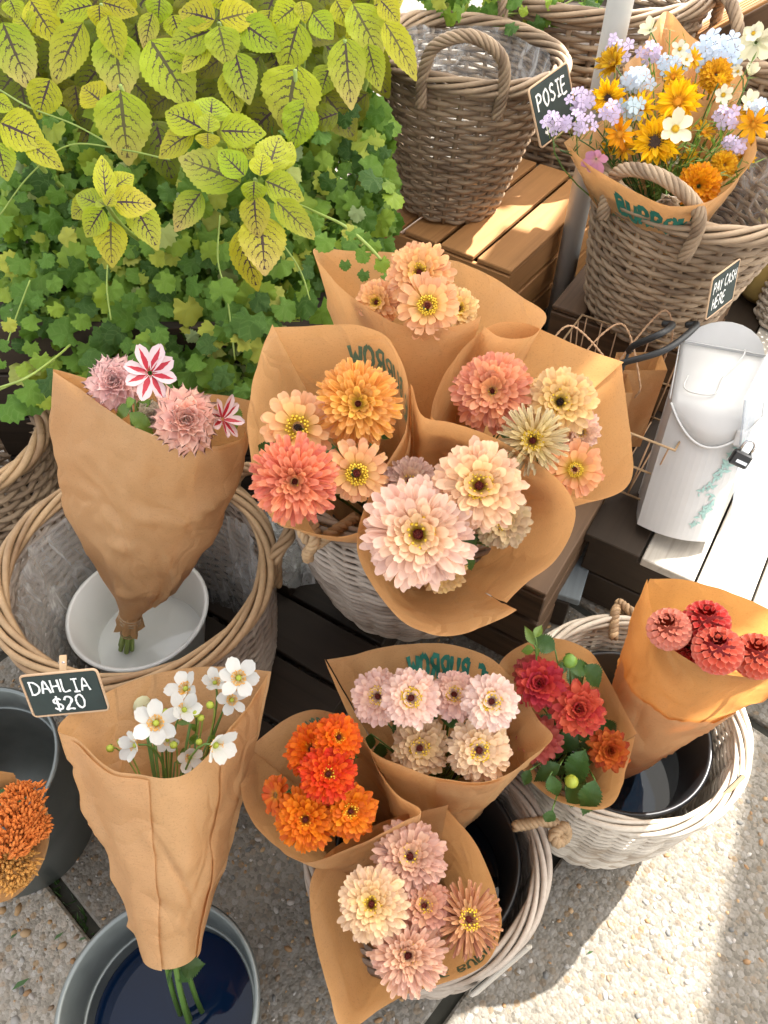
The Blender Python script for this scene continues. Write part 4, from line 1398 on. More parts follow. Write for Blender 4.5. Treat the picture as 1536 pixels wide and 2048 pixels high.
# crumpled plastic bag between the left and centre baskets
cp = empty('plastic_bag', Matrix.Translation(Pz(560, 1100, .20)))
m = MB(); vs = []
for i in range(15):
    for j in range(15):
        x, y = (i / 14 - .5) * .15, (j / 14 - .5) * .2
        p = Vector((x * 14, y * 14, 3.3))
        vs.append((x + noise.noise(p) * .02, y, abs(noise.noise(p * .7)) * .10 + abs(noise.noise(p * 1.9)) * .03))
m.add(vs, [(i * 15 + j, i * 15 + j + 1, (i + 1) * 15 + j + 1, (i + 1) * 15 + j) for i in range(14) for j in range(14)])
m.build('bag_film', FILM_WHITE, cp, smooth=False)
tag(cp, 'crumpled clear plastic bag between the tan basket and grey basket', 'plastic bag')
st2 = MB(); st2.box((0, 0, 0), (.12, .12, .185), None, .004)
pb = Pz(560, 1100, .20)
tag(st2.build('support_block', WOOD_DARK, smooth=False, M=Matrix.Translation((pb.x, pb.y + .02, .0935)) @ ROTD), 'dark post under the crumpled plastic bag', 'block')

# ---------------------------------------------------------------- cash box
def cash_box():
    base = Pz(1326, 1083, .222); base = base + E2D * .06
    fwd = Vector((-.30, -.95, 0)).normalized()          # front face direction
    rt = Vector((fwd.y * -1, fwd.x, 0)) * 1
    rt = Vector((-fwd.y, fwd.x, 0))
    M = Matrix.Translation(base) @ Matrix(((rt.x, -fwd.x, 0), (rt.y, -fwd.y, 0), (0, 0, 1))).to_4x4() @ Matrix.Rotation(rad(-25), 4, 'X')
    root = empty('cash_box', M)
    # side profile swept across the width; x across, y depth (front = -y), z up
    W, D, H = .146, .105, .30
    NX = 14
    def bow(s): return .028 * (1 - s * s)
    b = MB(); vs = []
    secs = [(-1, .0), (-1, .22), (1, .40), (1, .0)]
    rings = []
    for i in range(NX + 1):
        s = i / NX * 2 - 1
        x = s * W / 2
        yf = -D / 2 - bow(s); yb = D / 2
        rings.append([(x, yf, 0), (x, yf, .12), (x, yf, .255), (x, yb, .34), (x, yb, .15), (x, yb, 0)])
    for r in rings: vs += r
    k = 6; fs = []
    for i in range(NX):
        for j in range(k):
            j2 = (j + 1) % k
            fs.append((i * k + j, (i + 1) * k + j, (i + 1) * k + j2, i * k + j2))
    fs.append(tuple(range(k))); fs.append(tuple(NX * k + j for j in range(k))[::-1])
    b.add(vs, fs); b.build('box_body', WHITE_PAINT, root, smooth=False)
    # lid: sloped plate with a curved front skirt, slightly proud
    l = MB(); vs = []; uv = []
    NL = 9
    for i in range(NX + 1):
        s = (i / NX * 2 - 1)
        x = s * (W / 2 + .006)
        for j in range(NL + 1):
            q = j / NL
            if q < .75:
                r = q / .75
                y = D / 2 + .004 + (-D - .008 - bow(s)) * r
                z = .348 - (.348 - .263) * r + .012 * math.sin(PI * r) * (1 - s * s)
            else:
                r = (q - .75) / .25
                y = -D / 2 - .006 - bow(s)
                z = .263 - r * (.006 + .062 * (1 - s * s))
            vs.append((x, y, z))
    l.add(vs, [(i * (NL + 1) + j, i * (NL + 1) + j + 1, (i + 1) * (NL + 1) + j + 1, (i + 1) * (NL + 1) + j) for i in range(NX) for j in range(NL)])
    lo = l.build('lid', WHITE_PAINT, root, smooth=True)
    sd = lo.modifiers.new('thickness', 'SOLIDIFY'); sd.thickness = .003
    # rolled lip along the skirt and hinge wire
    e = MB(); e.tube([Vector((s * (W / 2 + .006), -D / 2 - .008 - bow(s), .257 - .062 * (1 - s * s))) for s in [q / 8 - 1 for q in range(17)]], .0025, 6)
    e.build('lid_lip', WHITE_PAINT, root)
    e = MB(); e.tube([(-W / 2 - .009, -D / 2 + .0, .262), (-W / 2 - .009, D / 2, .352), (W / 2 + .009, D / 2, .352), (W / 2 + .009, -D / 2 + .0, .262)], .0016, 6)
    e.build('hinge_wire', WHITE_PAINT, root)
    e = MB(); ctl = [Vector(p) for p in [(-.06, -.03, .305), (-.064, -.052, .288), (-.045, -.066, .284), (-.01, -.062, .289), (.0, -.03, .312), (.03, .02, .347), (.035, .045, .356)]]
    e.tube(catmull(ctl, 6), .0014, 6); e.build('embossed_wire', WHITE_PAINT, root)
    bp = MB()   # back plate
    prof = []
    for kk in range(13):
        a = PI * kk / 12
        prof.append((W / 2 * math.cos(a) * 1.02, .34 + .06 * math.sin(a)))
    vs = [(p[0], D / 2 + .002, p[1]) for p in prof] + [(-W / 2 * 1.02, D / 2 + .002, 0), (W / 2 * 1.02, D / 2 + .002, 0)]
    n = len(vs); vs2 = [(v[0], v[1] + .004, v[2]) for v in vs]
    bp.add(vs + vs2, [tuple(range(n)), tuple(range(2 * n - 1, n - 1, -1))] + [(i, (i + 1) % n, n + (i + 1) % n, n + i) for i in range(n)])
    bp.build('back_plate', WHITE_PAINT, root, smooth=False)
    # painted teal sprig up the right of the front
    TEAL = m_plain('teal_paint', (.30, .46, .42), .6, 0, .35, 150, 0)
    tp = MB(); rn = random.Random(2); lay = 0
    def onf(s, z, l): return Vector((s * W / 2, -D / 2 - bow(s) - .0012 - .00012 * (l % 9), z))
    for (s0, z0, s1, z1, cnt) in ((.30, .03, .66, .10, 26), (.30, .10, .78, .17, 30), (.55, .15, .85, .215, 24)):
        for i in range(cnt):
            q = i / cnt
            s = s0 + (s1 - s0) * q + rn.uniform(-.1, .1); z = z0 + (z1 - z0) * q + rn.uniform(-.008, .008)
            a = rn.random() * 6.28; L = rn.uniform(.004, .010); w = L * .35
            d = (math.cos(a), math.sin(a))
            pts = [(-L * d[0], -L * d[1]), (w * d[1], -w * d[0]), (L * d[0], L * d[1]), (-w * d[1], w * d[0])]
            lay += 1
            tp.add([onf(s + p[0] / (W / 2), z + p[1], lay) for p in pts], [(0, 1, 2, 3)])
    tp.build('painted_sprig', TEAL, root, smooth=False)
    # front hasp
    box_part(root, 'hasp', (.05, -D / 2 - .022, .222), (.014, .02, .03), WHITE_PAINT)
    tag(root, 'white metal letter box for cash with teal painted flowers', 'cash box')
    # padlock
    pl = empty('padlock', M @ Matrix.Translation((.062, -D / 2 - .040, .188)) @ Matrix.Rotation(rad(14), 4, 'Y'))
    lb_ = box_part(pl, 'lock_body', (0, 0, 0), (.034, .016, .028), BLACK_PLASTIC, None, .003)
    box_part(lb_, 'name_plate', (.003, -.0085, -.003), (.02, .001, .006), CHROME, None, 0)
    s = MB(); s.tube([(-.010, 0, .012)] + [Vector((-.010 * math.cos(PI * q / 10), 0, .026 + .012 * math.sin(PI * q / 10))) for q in range(11)] + [(.010, 0, .012)], .0028, 8)
    s.build('shackle', CHROME, pl)
    tag(pl, 'small black padlock with steel shackle on the cash box', 'padlock')
cash_box()
# acrylic stand beside
q = [Pz(1462, 1052, .224), Pt(1490, 800, 1.33), Pt(1570, 640, 1.45), Pz(1600, 900, .224)]
c0 = q[0]
ac = empty('acrylic_panel', Matrix.Translation(c0))
m = MB(); nn = (q[1] - q[0]).cross(q[3] - q[0]).normalized() * .002
m.add([p - c0 + nn for p in q] + [p - c0 - nn for p in q], [(0, 1, 2, 3), (7, 6, 5, 4), (0, 4, 5, 1), (1, 5, 6, 2), (2, 6, 7, 3), (3, 7, 4, 0)])
m.build('clear_panel', ACRYLIC, ac, smooth=False)
tag(ac, 'clear plastic panel leaning beside the cash box', 'panel')

# ---------------------------------------------------------------- wire basket, bag handles, black grips
def wire_things():
    o = Pt(1235, 800, 1.62)
    o.z = .222
    root = empty('wire_basket', Matrix.Translation(o) @ ROTD)
    for k in range(9):
        x = -.13 + k * .0325
        m = MB(); m.tube([(x, -.12, .012), (x * 1.1, -.15, .20), ], .0017, 6); m.build('wire', PAPERCORD, root)
        m = MB(); m.tube([(x, .12, .012), (x * 1.1, .15, .20)], .0017, 6); m.build('wire', PAPERCORD, root)
        m = MB(); m.tube([(x, -.12, .012), (x, .12, .012)], .0017, 6); m.build('wire', PAPERCORD, root)
    for k in range(8):
        y = -.12 + k * .034
        for s in (-1, 1):
            m = MB(); m.tube([(s * .13, y, .012), (s * .155, y * 1.1, .20)], .0017, 6); m.build('wire', PAPERCORD, root)
    for z, f in ((.02, 1.0), (.11, 1.09), (.20, 1.19)):
        m = MB(); m.tube([(-.13 * f, -.126 * f, z), (.13 * f, -.126 * f, z), (.13 * f, .126 * f, z), (-.13 * f, .126 * f, z)], .003, 6, True); m.build('rim_wire', TWINE, root)
    tag(root, 'rusty wire basket of paper bags behind the peach bouquets', 'wire basket')
    # black grips
    for (a, b, c, lab) in (((1238, 728), (1330, 700), (1392, 652), 'black rubber handle arching from the wire basket to the cash box'), ((1270, 690), (1320, 668), (1345, 650), 'shorter black rubber handle under the posy basket')):
        pa, pb_, pc = Pt(a[0], a[1], 1.42), Pt(b[0], b[1], 1.38), Pt(c[0], c[1], 1.42)
        g = empty('bag_grip', Matrix.Translation(pa))
        pts = catmull([pa - Vector((0, -.02, .03)), pa, pb_, pc, pc + Vector((-.008, .02, -.012))], 8)
        m = MB(); m.tube([p - pa for p in pts], .0062, 10); m.build('grip_bar', BLACK_RUBBER, g)
        m = MB(); m.tube([pts[0] - pa, Vector((0, .03, -.16))], .003, 6); m.build('grip_strap', BLACK_RUBBER, g)
        tag(g, lab, 'handle')
    # paper carrier bags: only the cord handles stand above
    loops = [((1100, 690), (1145, 652), (1215, 725), 'leftmost'), ((1165, 712), (1245, 648), (1280, 765), 'b'), ((1240, 720), (1325, 622), (1345, 668), 'c')]
    labs = ['paper carrier bag with a low cord handle tucked behind the bouquet corner', 'paper carrier bag whose tall cord handle crosses the black grip', 'paper carrier bag with its cord handle standing against the posy basket']
    for i, (a, b, c, _) in enumerate(loops):
        t = 1.46 + .03 * i
        pa, pb_, pc = Pt(a[0], a[1], t), Pt(b[0], b[1], t - .02), Pt(c[0], c[1], t)
        mid = (pa + pc) / 2
        zt = mid.z - .035
        bag = empty('paper_bag', Matrix.Translation((mid.x, mid.y, .245)))
        m = MB(); H_ = zt - .245
        for (sx, sy, wx, wy) in ((0, -.028, .09, .0), (0, .028, .09, 0), (-.045, 0, 0, .056), (.045, 0, 0, .056)):
            if wx: m.add([(-wx / 2, sy, 0), (wx / 2, sy, 0), (wx / 2, sy, H_), (-wx / 2, sy, H_)], [(0, 1, 2, 3)])
            else: m.add([(sx, -wy / 2, 0), (sx, wy / 2, 0), (sx, wy / 2, H_), (sx, -wy / 2, H_)], [(0, 1, 2, 3)])
        m.build('bag_body', KRAFT, bag, smooth=False)
        O = Vector((mid.x, mid.y, .245))
        pts = catmull([Vector((pa.x, pa.y, zt - .02)) - O, pa - O, pb_ - O, pc - O, Vector((pc.x, pc.y, zt - .02)) - O], 8)
        twisted(bag, resample(pts, 50), 2, .0011, .0014, 14, PAPERCORD, 'cord_handle')
        tag(bag, labs[i], 'bag')
wire_things()

vz = Pz(1522, 590, .222); vz.z = .222
OCHRE = m_plain('ochre_glaze', (.42, .30, .10), .3, 0, .3, 14, .05)
lathe_thing('ceramic_vase', 'round ochre glazed vase at the far end of the bench', 'vase', vz, [(.001, 0), (.05, 0), (.075, .03), (.098, .10), (.095, .17), (.07, .23), (.05, .26), (.055, .28), (.047, .279), (.044, .262), (.06, .23), (.085, .17), (.001, .1)], OCHRE, 'vase_body', 32)
rs = random.Random(12)
for (px, py, L, lab) in ((42, 1968, .030, 'long dark leaf scrap lying on the pale slab'), (28, 1872, .014, 'small dark leaf scrap next to the tan pebbles'), (118, 1872, .018, 'torn leaf bit on the slab beside the bucket'), (165, 1878, .014, 'tiny leaf bit by the pavement joint'), (1180, 1905, .012, 'dry leaf fleck on the sunlit pavement')):
    m = MB()
    a = rs.uniform(.3, 1.0); d = Vector((math.cos(a), math.sin(a), 0)); q = Vector((-d.y, d.x, 0))
    m.add([-d * L / 2, -d * L * .1 + q * L * .16 + Vector((0, 0, .003)), d * L / 2 + Vector((0, 0, .001)), d * L * .1 - q * L * .10], [(0, 1, 2, 3)])
    p = Pz(px, py, .004)
    tag(m.build('leaf_scrap', LEAF, None, True, Matrix.Translation(p)), lab, 'leaf')
# ================================================================== BOUQUETS
def Z(w, label, px, py, r, style, col, dt=0.0, mat=None, centre='zin', tilt=(0, 0), group=None, cs=1.0):
    return flower('zinnia', label, 'zinnia', group, px, py, w['t'] + dt, r, style, col, mat, centre, tilt, w['base'] + w['ax'] * .05, None, cs)
CORAL = (.84, .27, .15); PEACH = (.86, .47, .22); APRI = (.86, .42, .09); BLUSH = (.76, .50, .38); CREAM = (.84, .58, .27); PINK = (.88, .60, .50); TAN = (.56, .40, .22); ROSE = (.52, .32, .25); ORANGE = (.80, .14, .003); REDOR = (.74, .07, .006)

# --- peach bouquets in the centre basket
bs = lambda dx, dy: Vector((LE.x + dx, LE.y + dy, .40))
w1 = wrap('paper_wrap', 'kraft paper wrap at the back of the grey basket beside the crate', bs(.0, .03), .03,
          [(962, 632), (930, 646), (880, 655), (800, 648), (735, 615), (680, 570), (627, 500), (700, 503), (790, 506), (900, 522), (980, 555), (1035, 592), (1087, 628), (1060, 668), (1000, 672), (964, 650)],
          (865, 590), 1.03, Vector((0, .06, 1)), seed=1)
w2 = wrap('paper_wrap', 'kraft paper wrap holding the large apricot and coral zinnias', bs(-.05, -.02), .03,
          [(548, 655), (640, 650), (720, 652), (770, 672), (804, 730), (816, 810), (812, 890), (785, 960), (735, 1045), (690, 1066), (640, 1064), (590, 1052), (545, 1030), (518, 970), (505, 900), (500, 840), (510, 765), (528, 705), (548, 655)],
          (655, 855), .915, None, seed=2)
w3 = wrap('paper_wrap', 'kraft paper wrap with a pointed corner facing the cash box', bs(.05, .0), .03,
          [(1243, 727), (1252, 790), (1262, 900), (1255, 968), (1200, 997), (1150, 990), (1100, 950), (1030, 900), (950, 865), (875, 842), (869, 812), (890, 760), (930, 700), (985, 655), (1045, 650), (1100, 672), (1170, 702), (1243, 727)],
          (1070, 825), .96, None, seed=3)
w4 = wrap('paper_wrap', 'kraft paper wrap around the big pale pink zinnia with folded corner', bs(.02, -.05), .03,
          [(1034, 1220), (1000, 1237), (930, 1266), (870, 1271), (810, 1246), (760, 1190), (722, 1120), (716, 1080), (738, 1000), (770, 940), (812, 865), (822, 770, .03), (845, 835), (900, 850), (970, 872), (1050, 918), (1110, 962), (1144, 1012), (1138, 1062), (1118, 1102), (1086, 1135), (1042, 1165), (1010, 1200)],
          (925, 1055), .875, None, seed=4)
wrap_text(w2, 'THE BURROW', (815, 830), (690, 650), .84, .09, INK_FADE, -1, .2)
G1n = 'zinnias in the peach bouquets'
Z(w1, 'cream peach zinnia topmost in the bouquet beside the crate', 840, 548, 62, 'classic', PEACH, -.03, P_YEL, 'zin_yel', (-.1, .25), G1n)
Z(w1, 'peach zinnia with dark red eye under the topmost one beside the crate', 855, 612, 60, 'open', PEACH, -.05, P_YEL, 'zin', (0, .1), G1n)
Z(w1, 'half hidden cream zinnia against the crate side fold of the rear wrap', 915, 618, 42, 'classic', CREAM, -.01, P_YEL, 'zin_yel', (.3, .1), G1n)
Z(w1, 'shaded apricot zinnia tucked low by the leafy edge of the rear wrap', 755, 605, 44, 'classic', PEACH, .0, P_YEL, 'zin_yel', (-.3, .1), G1n)
Z(w2, 'large apricot zinnia dense with golden petals', 716, 808, 84, 'cactus', APRI, -.035, P_YEL, 'zin', (.0, .05), G1n, .7)
Z(w2, 'open peach zinnia with almost black centre', 597, 855, 72, 'open', PEACH, -.03, P_YEL, 'zin_dark', (-.15, .05), G1n)
Z(w2, 'large coral pink zinnia with shaggy petals hanging over the wrap edge', 590, 962, 86, 'cactus', CORAL, -.07, P_PALE, 'zin', (-.05, -.12), G1n, .7)
Z(w2, 'pale peach zinnia with maroon eye beside the wrap fold', 712, 945, 62, 'open', PEACH, -.045, P_YEL, 'zin', (.1, -.2), G1n, 1.1)
Z(w3, 'full coral zinnia dome with red eye beside the pointed wrap corner', 985, 783, 76, 'full', (.80, .33, .18), -.02, P_PALE, 'zin', (-.05, .12), G1n, .6)
Z(w3, 'cream yellow zinnia with dark red centre and broad petals', 1120, 805, 66, 'classic', CREAM, -.035, P_YEL, 'zin_dark', (0, .1), G1n, 1.1)
Z(w3, 'spidery pale yellow zinnia with thin quilled petals', 1066, 880, 66, 'quill', (.70, .58, .34), -.065, P_YEL, 'zin_yel', (-.05, -.1), G1n)
Z(w3, 'small blush zinnia hidden beneath the cream yellow one', 1160, 862, 40, 'classic', BLUSH, -.0, P_PALE, 'zin', (.2, -.3), G1n)
Z(w3, 'salmon zinnia pressed against the lower fold of the pointed wrap', 1150, 938, 56, 'open', (.82, .38, .18), -.04, P_YEL, 'zin', (.05, -.15), G1n, .8)
Z(w4, 'biggest zinnia, pale pink with a wide golden ring', 836, 1068, 106, 'full', (.92, .64, .50), -.045, P_YEL, 'zin_yel', (0, -.03), G1n, 1.0)
Z(w4, 'tall pale peach zinnia with brown and gold centre', 958, 972, 86, 'classic', (.88, .58, .37), -.05, P_YEL, 'zin', (.02, .05), G1n, 1.0)
Z(w4, 'buff zinnia peeping from under the tall pale peach one', 1005, 1040, 56, 'classic', TAN, .015, P_PALE, 'zin', (.2, -.1), G1n)
Z(w4, 'dusty rose zinnia rim behind the biggest zinnia', 820, 965, 52, 'full', ROSE, .01, P_PALE, 'zin', (-.1, .3), G1n)
Z(w4, 'golden buff zinnia edge below the biggest zinnia', 885, 1142, 46, 'classic', (.58, .35, .12), .0, P_PALE, 'zin', (.1, -.5), G1n)

# --- front basket
fb = lambda dx, dy: Vector((LF.x + dx, LF.y + dy, .20))
w5 = wrap('paper_wrap', 'kraft paper wrap of bright orange zinnias', fb(-.05, .02), .028,
          [(500, 1496), (560, 1447), (620, 1422), (685, 1436), (725, 1480), (750, 1535), (790, 1588), (838, 1622), (800, 1643), (720, 1682), (650, 1712), (605, 1720), (560, 1692), (512, 1640), (492, 1585), (492, 1530), (503, 1492)],
          (645, 1575), .96, None, seed=5)
w6 = wrap('paper_wrap', 'kraft paper wrap of blush zinnias with mirrored green lettering', fb(.02, .06), .028,
          [(655, 1320), (700, 1312), (760, 1297), (830, 1288), (910, 1291), (990, 1325), (1040, 1385), (1070, 1435), (1102, 1474), (1060, 1512), (1010, 1545), (950, 1560), (870, 1548), (800, 1525), (740, 1490), (700, 1420), (670, 1360), (655, 1320)],
          (870, 1430), 1.01, (Vector((.06, .20, .85))), seed=6)
w7 = wrap('paper_wrap', 'kraft paper wrap of dusty peach zinnias leaning out over the pavement', fb(.0, -.04), .028,
          [(893, 1620), (935, 1668), (965, 1715), (988, 1780), (1001, 1850), (975, 1918), (930, 1948), (850, 1972), (780, 2002), (690, 2058), (662, 1985), (640, 1900), (626, 1810), (630, 1755), (660, 1710), (720, 1672), (800, 1640), (860, 1626), (893, 1618)],
          (810, 1800), .925, None, seed=7)
wrap_text(w6, 'THE BURROW', (1012, 1345), (812, 1289), .80, .14, INK, -1, .24)
wrap_text(w6, 'FLOWER & GARDEN', (1000, 1335), (812, 1289), .66, .075, INK_FADE, -1, .15)
wrap_text(w5, 'THE BURROW', (690, 1440), (600, 1428), .86, .09, INK_FADE, -1, .2)
wrap_text(w7, 'THE BURROW', (840, 1976), (1000, 1840), .86, .09, INK_FADE, -1, .2)
G2n = 'bright orange zinnias'
for (lab, px, py, r, col, dt, tl, st, ce) in [
    ('orange zinnia turned sideways at the wrap rear', 625, 1500, 54, ORANGE, .0, (-.3, .3), 'full', 'zin_orange'),
    ('orange zinnia highest against the rolled wrap edge', 676, 1476, 46, ORANGE, -.03, (.2, .2), 'classic', 'zin_orange'),
    ('red orange zinnia in the middle of the orange bunch', 656, 1548, 54, REDOR, -.05, (.05, 0), 'full', 'zin'),
    ('small wilting orange zinnia poking past the wrap fold', 552, 1590, 38, (.62, .12, .01), -.02, (-.9, -.1), 'open', None),
    ('plump orange zinnia with green gold centre lowest in the bunch', 612, 1638, 58, (.72, .17, .005), -.05, (-.1, -.1), 'full', 'zin_orange'),
    ('orange zinnia with reddish brown cone beside the lowest one', 700, 1622, 52, (.72, .18, .005), -.045, (.15, -.1), 'classic', 'zin')]:
    Z(w5, lab, px, py, r, st, col, dt, P_ORA, ce, tl, G2n)
G3n = 'blush and buff zinnias'
for (lab, px, py, r, col, dt, tl, ce) in [
    ('shell pink zinnia at the left fold, overlapped by its neighbour', 757, 1394, 52, PINK, -.02, (-.15, .1), 'zin'),
    ('shell pink zinnia overlapping the one at the left fold', 822, 1396, 56, (.92, .66, .55), -.05, (0, 0), 'zin_yel'),
    ('narrow looking dusty pink zinnia between two shell pink ones', 908, 1390, 48, (.84, .56, .48), -.01, (.05, .15), 'zin'),
    ('pale pink zinnia under the printed lettering', 982, 1403, 54, (.92, .70, .60), -.045, (.1, 0), 'zin_yel'),
    ('shaded buff zinnia low in the blush bouquet', 840, 1495, 55, (.70, .49, .28), -.01, (-.05, -.1), 'zin'),
    ('cream buff zinnia low in the blush bouquet', 958, 1500, 60, (.84, .62, .40), -.035, (.05, -.05), 'zin_yel')]:
    Z(w6, lab, px, py, r, 'classic', col, dt, P_PINK, ce, tl, G3n, 1.15)
G4n = 'dusty peach zinnias'
for (lab, px, py, r, st, col, dt, tl, ce, mt) in [
    ('dusty mauve peach zinnia at the back of the leaning bouquet', 820, 1715, 70, 'full', (.68, .40, .30), -.01, (0, .2), 'zin_yel', P_PINK),
    ('round cream zinnia with bright yellow throat', 744, 1808, 66, 'full', (.86, .62, .38), -.055, (-.1, 0), 'zin_yel', P_YEL),
    ('small salmon zinnia in the middle of the leaning bouquet', 848, 1812, 52, 'classic', (.62, .29, .19), -.03, (.05, .1), 'zin', P_PALE),
    ('ruffled terracotta peach zinnia pressed to the wrap side', 935, 1838, 66, 'quill', (.58, .27, .14), -.03, (.25, -.05), 'zin', P_PALE),
    ('pale dusty zinnia with lime centre nearest the folded tip', 816, 1910, 74, 'cactus', (.76, .46, .33), -.05, (0, -.1), 'zin_yel', P_PINK)]:
    Z(w7, lab, px, py, r, st, col, dt, mt, ce, tl, G4n)

# --- dahlia basket
gb_ = lambda dx, dy: Vector((LG.x + dx, LG.y + dy, .18))
w8 = wrap('paper_wrap', 'narrow kraft paper wrap of crimson dahlias leaning on the basket rim', gb_(-.07, -.02), .028,
          [(1268, 1472), (1250, 1540), (1232, 1600), (1185, 1618), (1120, 1602), (1062, 1560), (1030, 1500), (1005, 1420), (1000, 1335), (1055, 1290), (1110, 1280), (1175, 1305), (1212, 1360), (1240, 1420), (1264, 1466)],
          (1140, 1450), 1.07, None, seed=8)
w9 = wrap('paper_wrap', 'glowing sunlit kraft paper wrap of pompon dahlias', gb_(.015, -.005), .032,
          [(1300, 1158), (1370, 1162), (1450, 1182), (1540, 1222), (1605, 1265), (1600, 1330), (1540, 1352), (1450, 1345), (1380, 1318), (1330, 1275), (1306, 1215), (1300, 1162)],
          (1430, 1262), .985, Vector((.12, .0, 1)), mat=KRAFT_THIN, seed=9, bulge=1.25)
G5n = 'crimson dahlias'
def D(w, label, px, py, r, col, dt, tilt, style='redball', mat=None, group=G5n):
    return flower('dahlia', label, 'dahlia', group, px, py, w['t'] + dt, r, style, col, mat or P_DARK, None, tilt, w['base'] + w['ax'] * .05)
D(w8, 'crimson dahlia at the top of the narrow wrap', 1080, 1368, 50, (.60, .045, .045), -.03, (-.1, .1))
D(w8, 'partly hidden rosy dahlia behind the topmost crimson one', 1062, 1345, 36, (.44, .08, .06), .0, (-.2, .3))
D(w8, 'coral red dahlia in the middle of the narrow wrap', 1157, 1418, 52, (.64, .085, .05), -.04, (.05, .0))
D(w8, 'pink coral dahlia squeezed against the blush bouquet', 1078, 1480, 44, (.60, .14, .11), -.01, (-.3, -.1))
D(w8, 'orange red dahlia shaded beneath the leaves', 1218, 1500, 40, (.55, .11, .02), -.02, (.2, -.1), 'redball', P_ORA)
bud('yellow green dahlia bud hanging below the crimson dahlias', 1143, 1563, 1.03, 14, w8['base'] + w8['ax'] * .1, DISC_GREEN)
bud('green dahlia bud seen from behind at the wrap rim', 1140, 1322, 1.02, 15, w8['base'] + w8['ax'] * .1, CALYX)
def leaf_spray(label, leaves, root_p, mats=None, name='leaf_spray'):
    """leaves: (base px, tip px, width px, t)"""
    r = empty(name, Matrix.Translation(root_p))
    inv = r.matrix_basis.inverted()
    for i, (b, tp, wp, t) in enumerate(leaves):
        a = Pt(b[0], b[1], t); c = Pt(tp[0], tp[1], t + .008)
        nh = (CAMP - a).normalized() + Vector((0, 0, .5)) + Vector((random.uniform(-.3, .3), random.uniform(-.3, .3), 0))
        M = leaf_matrix(a, c, wp / FPX * t, nh, .55)
        obj('leaf', (mats or SIMPLE_LEAF)[i % 2], r, inv @ M)
        m = MB(); m.tube(bez(inv @ a, (inv @ a) * .6 + Vector((0, 0, .02)), Vector((0, 0, 0)), 6), .0012, 5); m.build('stem', STEM, r)
    tag(r, label, 'leaves')
    return r
leaf_spray('serrated dahlia leaves filling the narrow crimson wrap', [((1185, 1480), (1245, 1545), 50, 1.06), ((1170, 1500), (1130, 1590), 50, 1.05), ((1190, 1560), (1165, 1640), 46, 1.03), ((1120, 1530), (1060, 1560), 36, 1.04), ((1100, 1550), (1118, 1600), 32, 1.03), ((1170, 1330), (1215, 1380), 44, 1.06), ((1110, 1300), (1060, 1270), 40, 1.05), ((1150, 1460), (1110, 1520), 46, 1.075), ((1200, 1440), (1235, 1480), 40, 1.085), ((1140, 1340), (1190, 1330), 36, 1.05), ((1150, 1490), (1200, 1530), 60, 1.085), ((1130, 1580), (1180, 1610), 46, 1.06), ((1060, 1540), (1045, 1575), 24, 1.04), ((1105, 1620), (1090, 1655), 26, 1.02)], w8['base'] + w8['ax'] * .12)
leaf_spray('small bright leaf sprig standing above the crimson wrap', [((1068, 1290), (1050, 1250), 24, 1.02), ((1070, 1275), (1085, 1245), 22, 1.02), ((1068, 1300), (1040, 1300), 26, 1.03), ((1070, 1300), (1085, 1315), 22, 1.03)], Pt(1072, 1330, 1.05), SIMPLE_LEAF_L)
G6n = 'pompon dahlias'
tb = w9['base'] + w9['ax'] * .08
pompon('coral pompon dahlia with pale petal edges beside the wrap fold', 1338, 1258, .97, 37, (.70, .22, .14), (-.2, 0), tb, G6n)
pompon('scarlet pompon dahlia topmost in the glowing wrap', 1412, 1245, .975, 40, (.58, .02, .015), (.1, .3), tb, G6n)
pompon('orange red pompon dahlia in front of the scarlet one', 1435, 1300, .945, 42, (.68, .10, .05), (.05, .1), tb, G6n)
pompon('orange red pompon dahlia furthest along the wrap', 1512, 1312, .95, 40, (.68, .11, .05), (.2, .1), tb, G6n)
pompon('deep red pompon dahlia low behind the wrap edge', 1382, 1300, .99, 28, (.50, .02, .02), (0, 0), tb, G6n)

# --- dahlia wrap in the left basket
tie = Pz(262, 1222, .30)
w10 = wrap('paper_wrap', 'tall kraft paper wrap tied with string in the tan basket', tie, .018,
           [(500, 800), (497, 850), (480, 876), (440, 889), (390, 889), (330, 876), (270, 852), (215, 818), (165, 780), (107, 740), (190, 762), (280, 782), (380, 786), (450, 792), (503, 803)],
           (315, 822), 1.08, Vector((.16, .04, 1)), seed=10, bulge=2.6, wr=.006)
# gathered tail under the string, string turns and wet stems
ax = w10['ax']
m = MB(); vs = []
for j in range(6):
    q = j / 5
    for k in range(28):
        a = 2 * PI * k / 28
        x_ = ax.orthogonal().normalized(); y_ = ax.cross(x_)
        r = (.0165 + .006 * q) * (1 + .16 * math.sin(7 * a) * (.4 + q))
        vs.append((x_ * math.cos(a) + y_ * math.sin(a)) * r - ax * (.045 * q) - ax * (.006 * math.sin(3 * a) * q))
m.add(vs, [(j * 28 + k, j * 28 + (k + 1) % 28, (j + 1) * 28 + (k + 1) % 28, (j + 1) * 28 + k) for j in range(5) for k in range(28)])
m.build('gathered_tail', KRAFT, w10['root'])
m = MB()
x_ = ax.orthogonal().normalized(); y_ = ax.cross(x_)
m.tube([(x_ * math.cos(k * .5) + y_ * math.sin(k * .5)) * .0195 - ax * (.006 + .0011 * k / 2) for k in range(40)], .0013, 5)
m.build('string_tie', WOOD_PALE, w10['root'])
m = MB()
m.tube([(x_ * math.cos(k * .5) + y_ * math.sin(k * .5)) * .0135 - ax * (.052 + .0010 * k / 2) for k in range(26)], .0012, 5)
m.build('string_tie', WOOD_PALE, w10['root'])
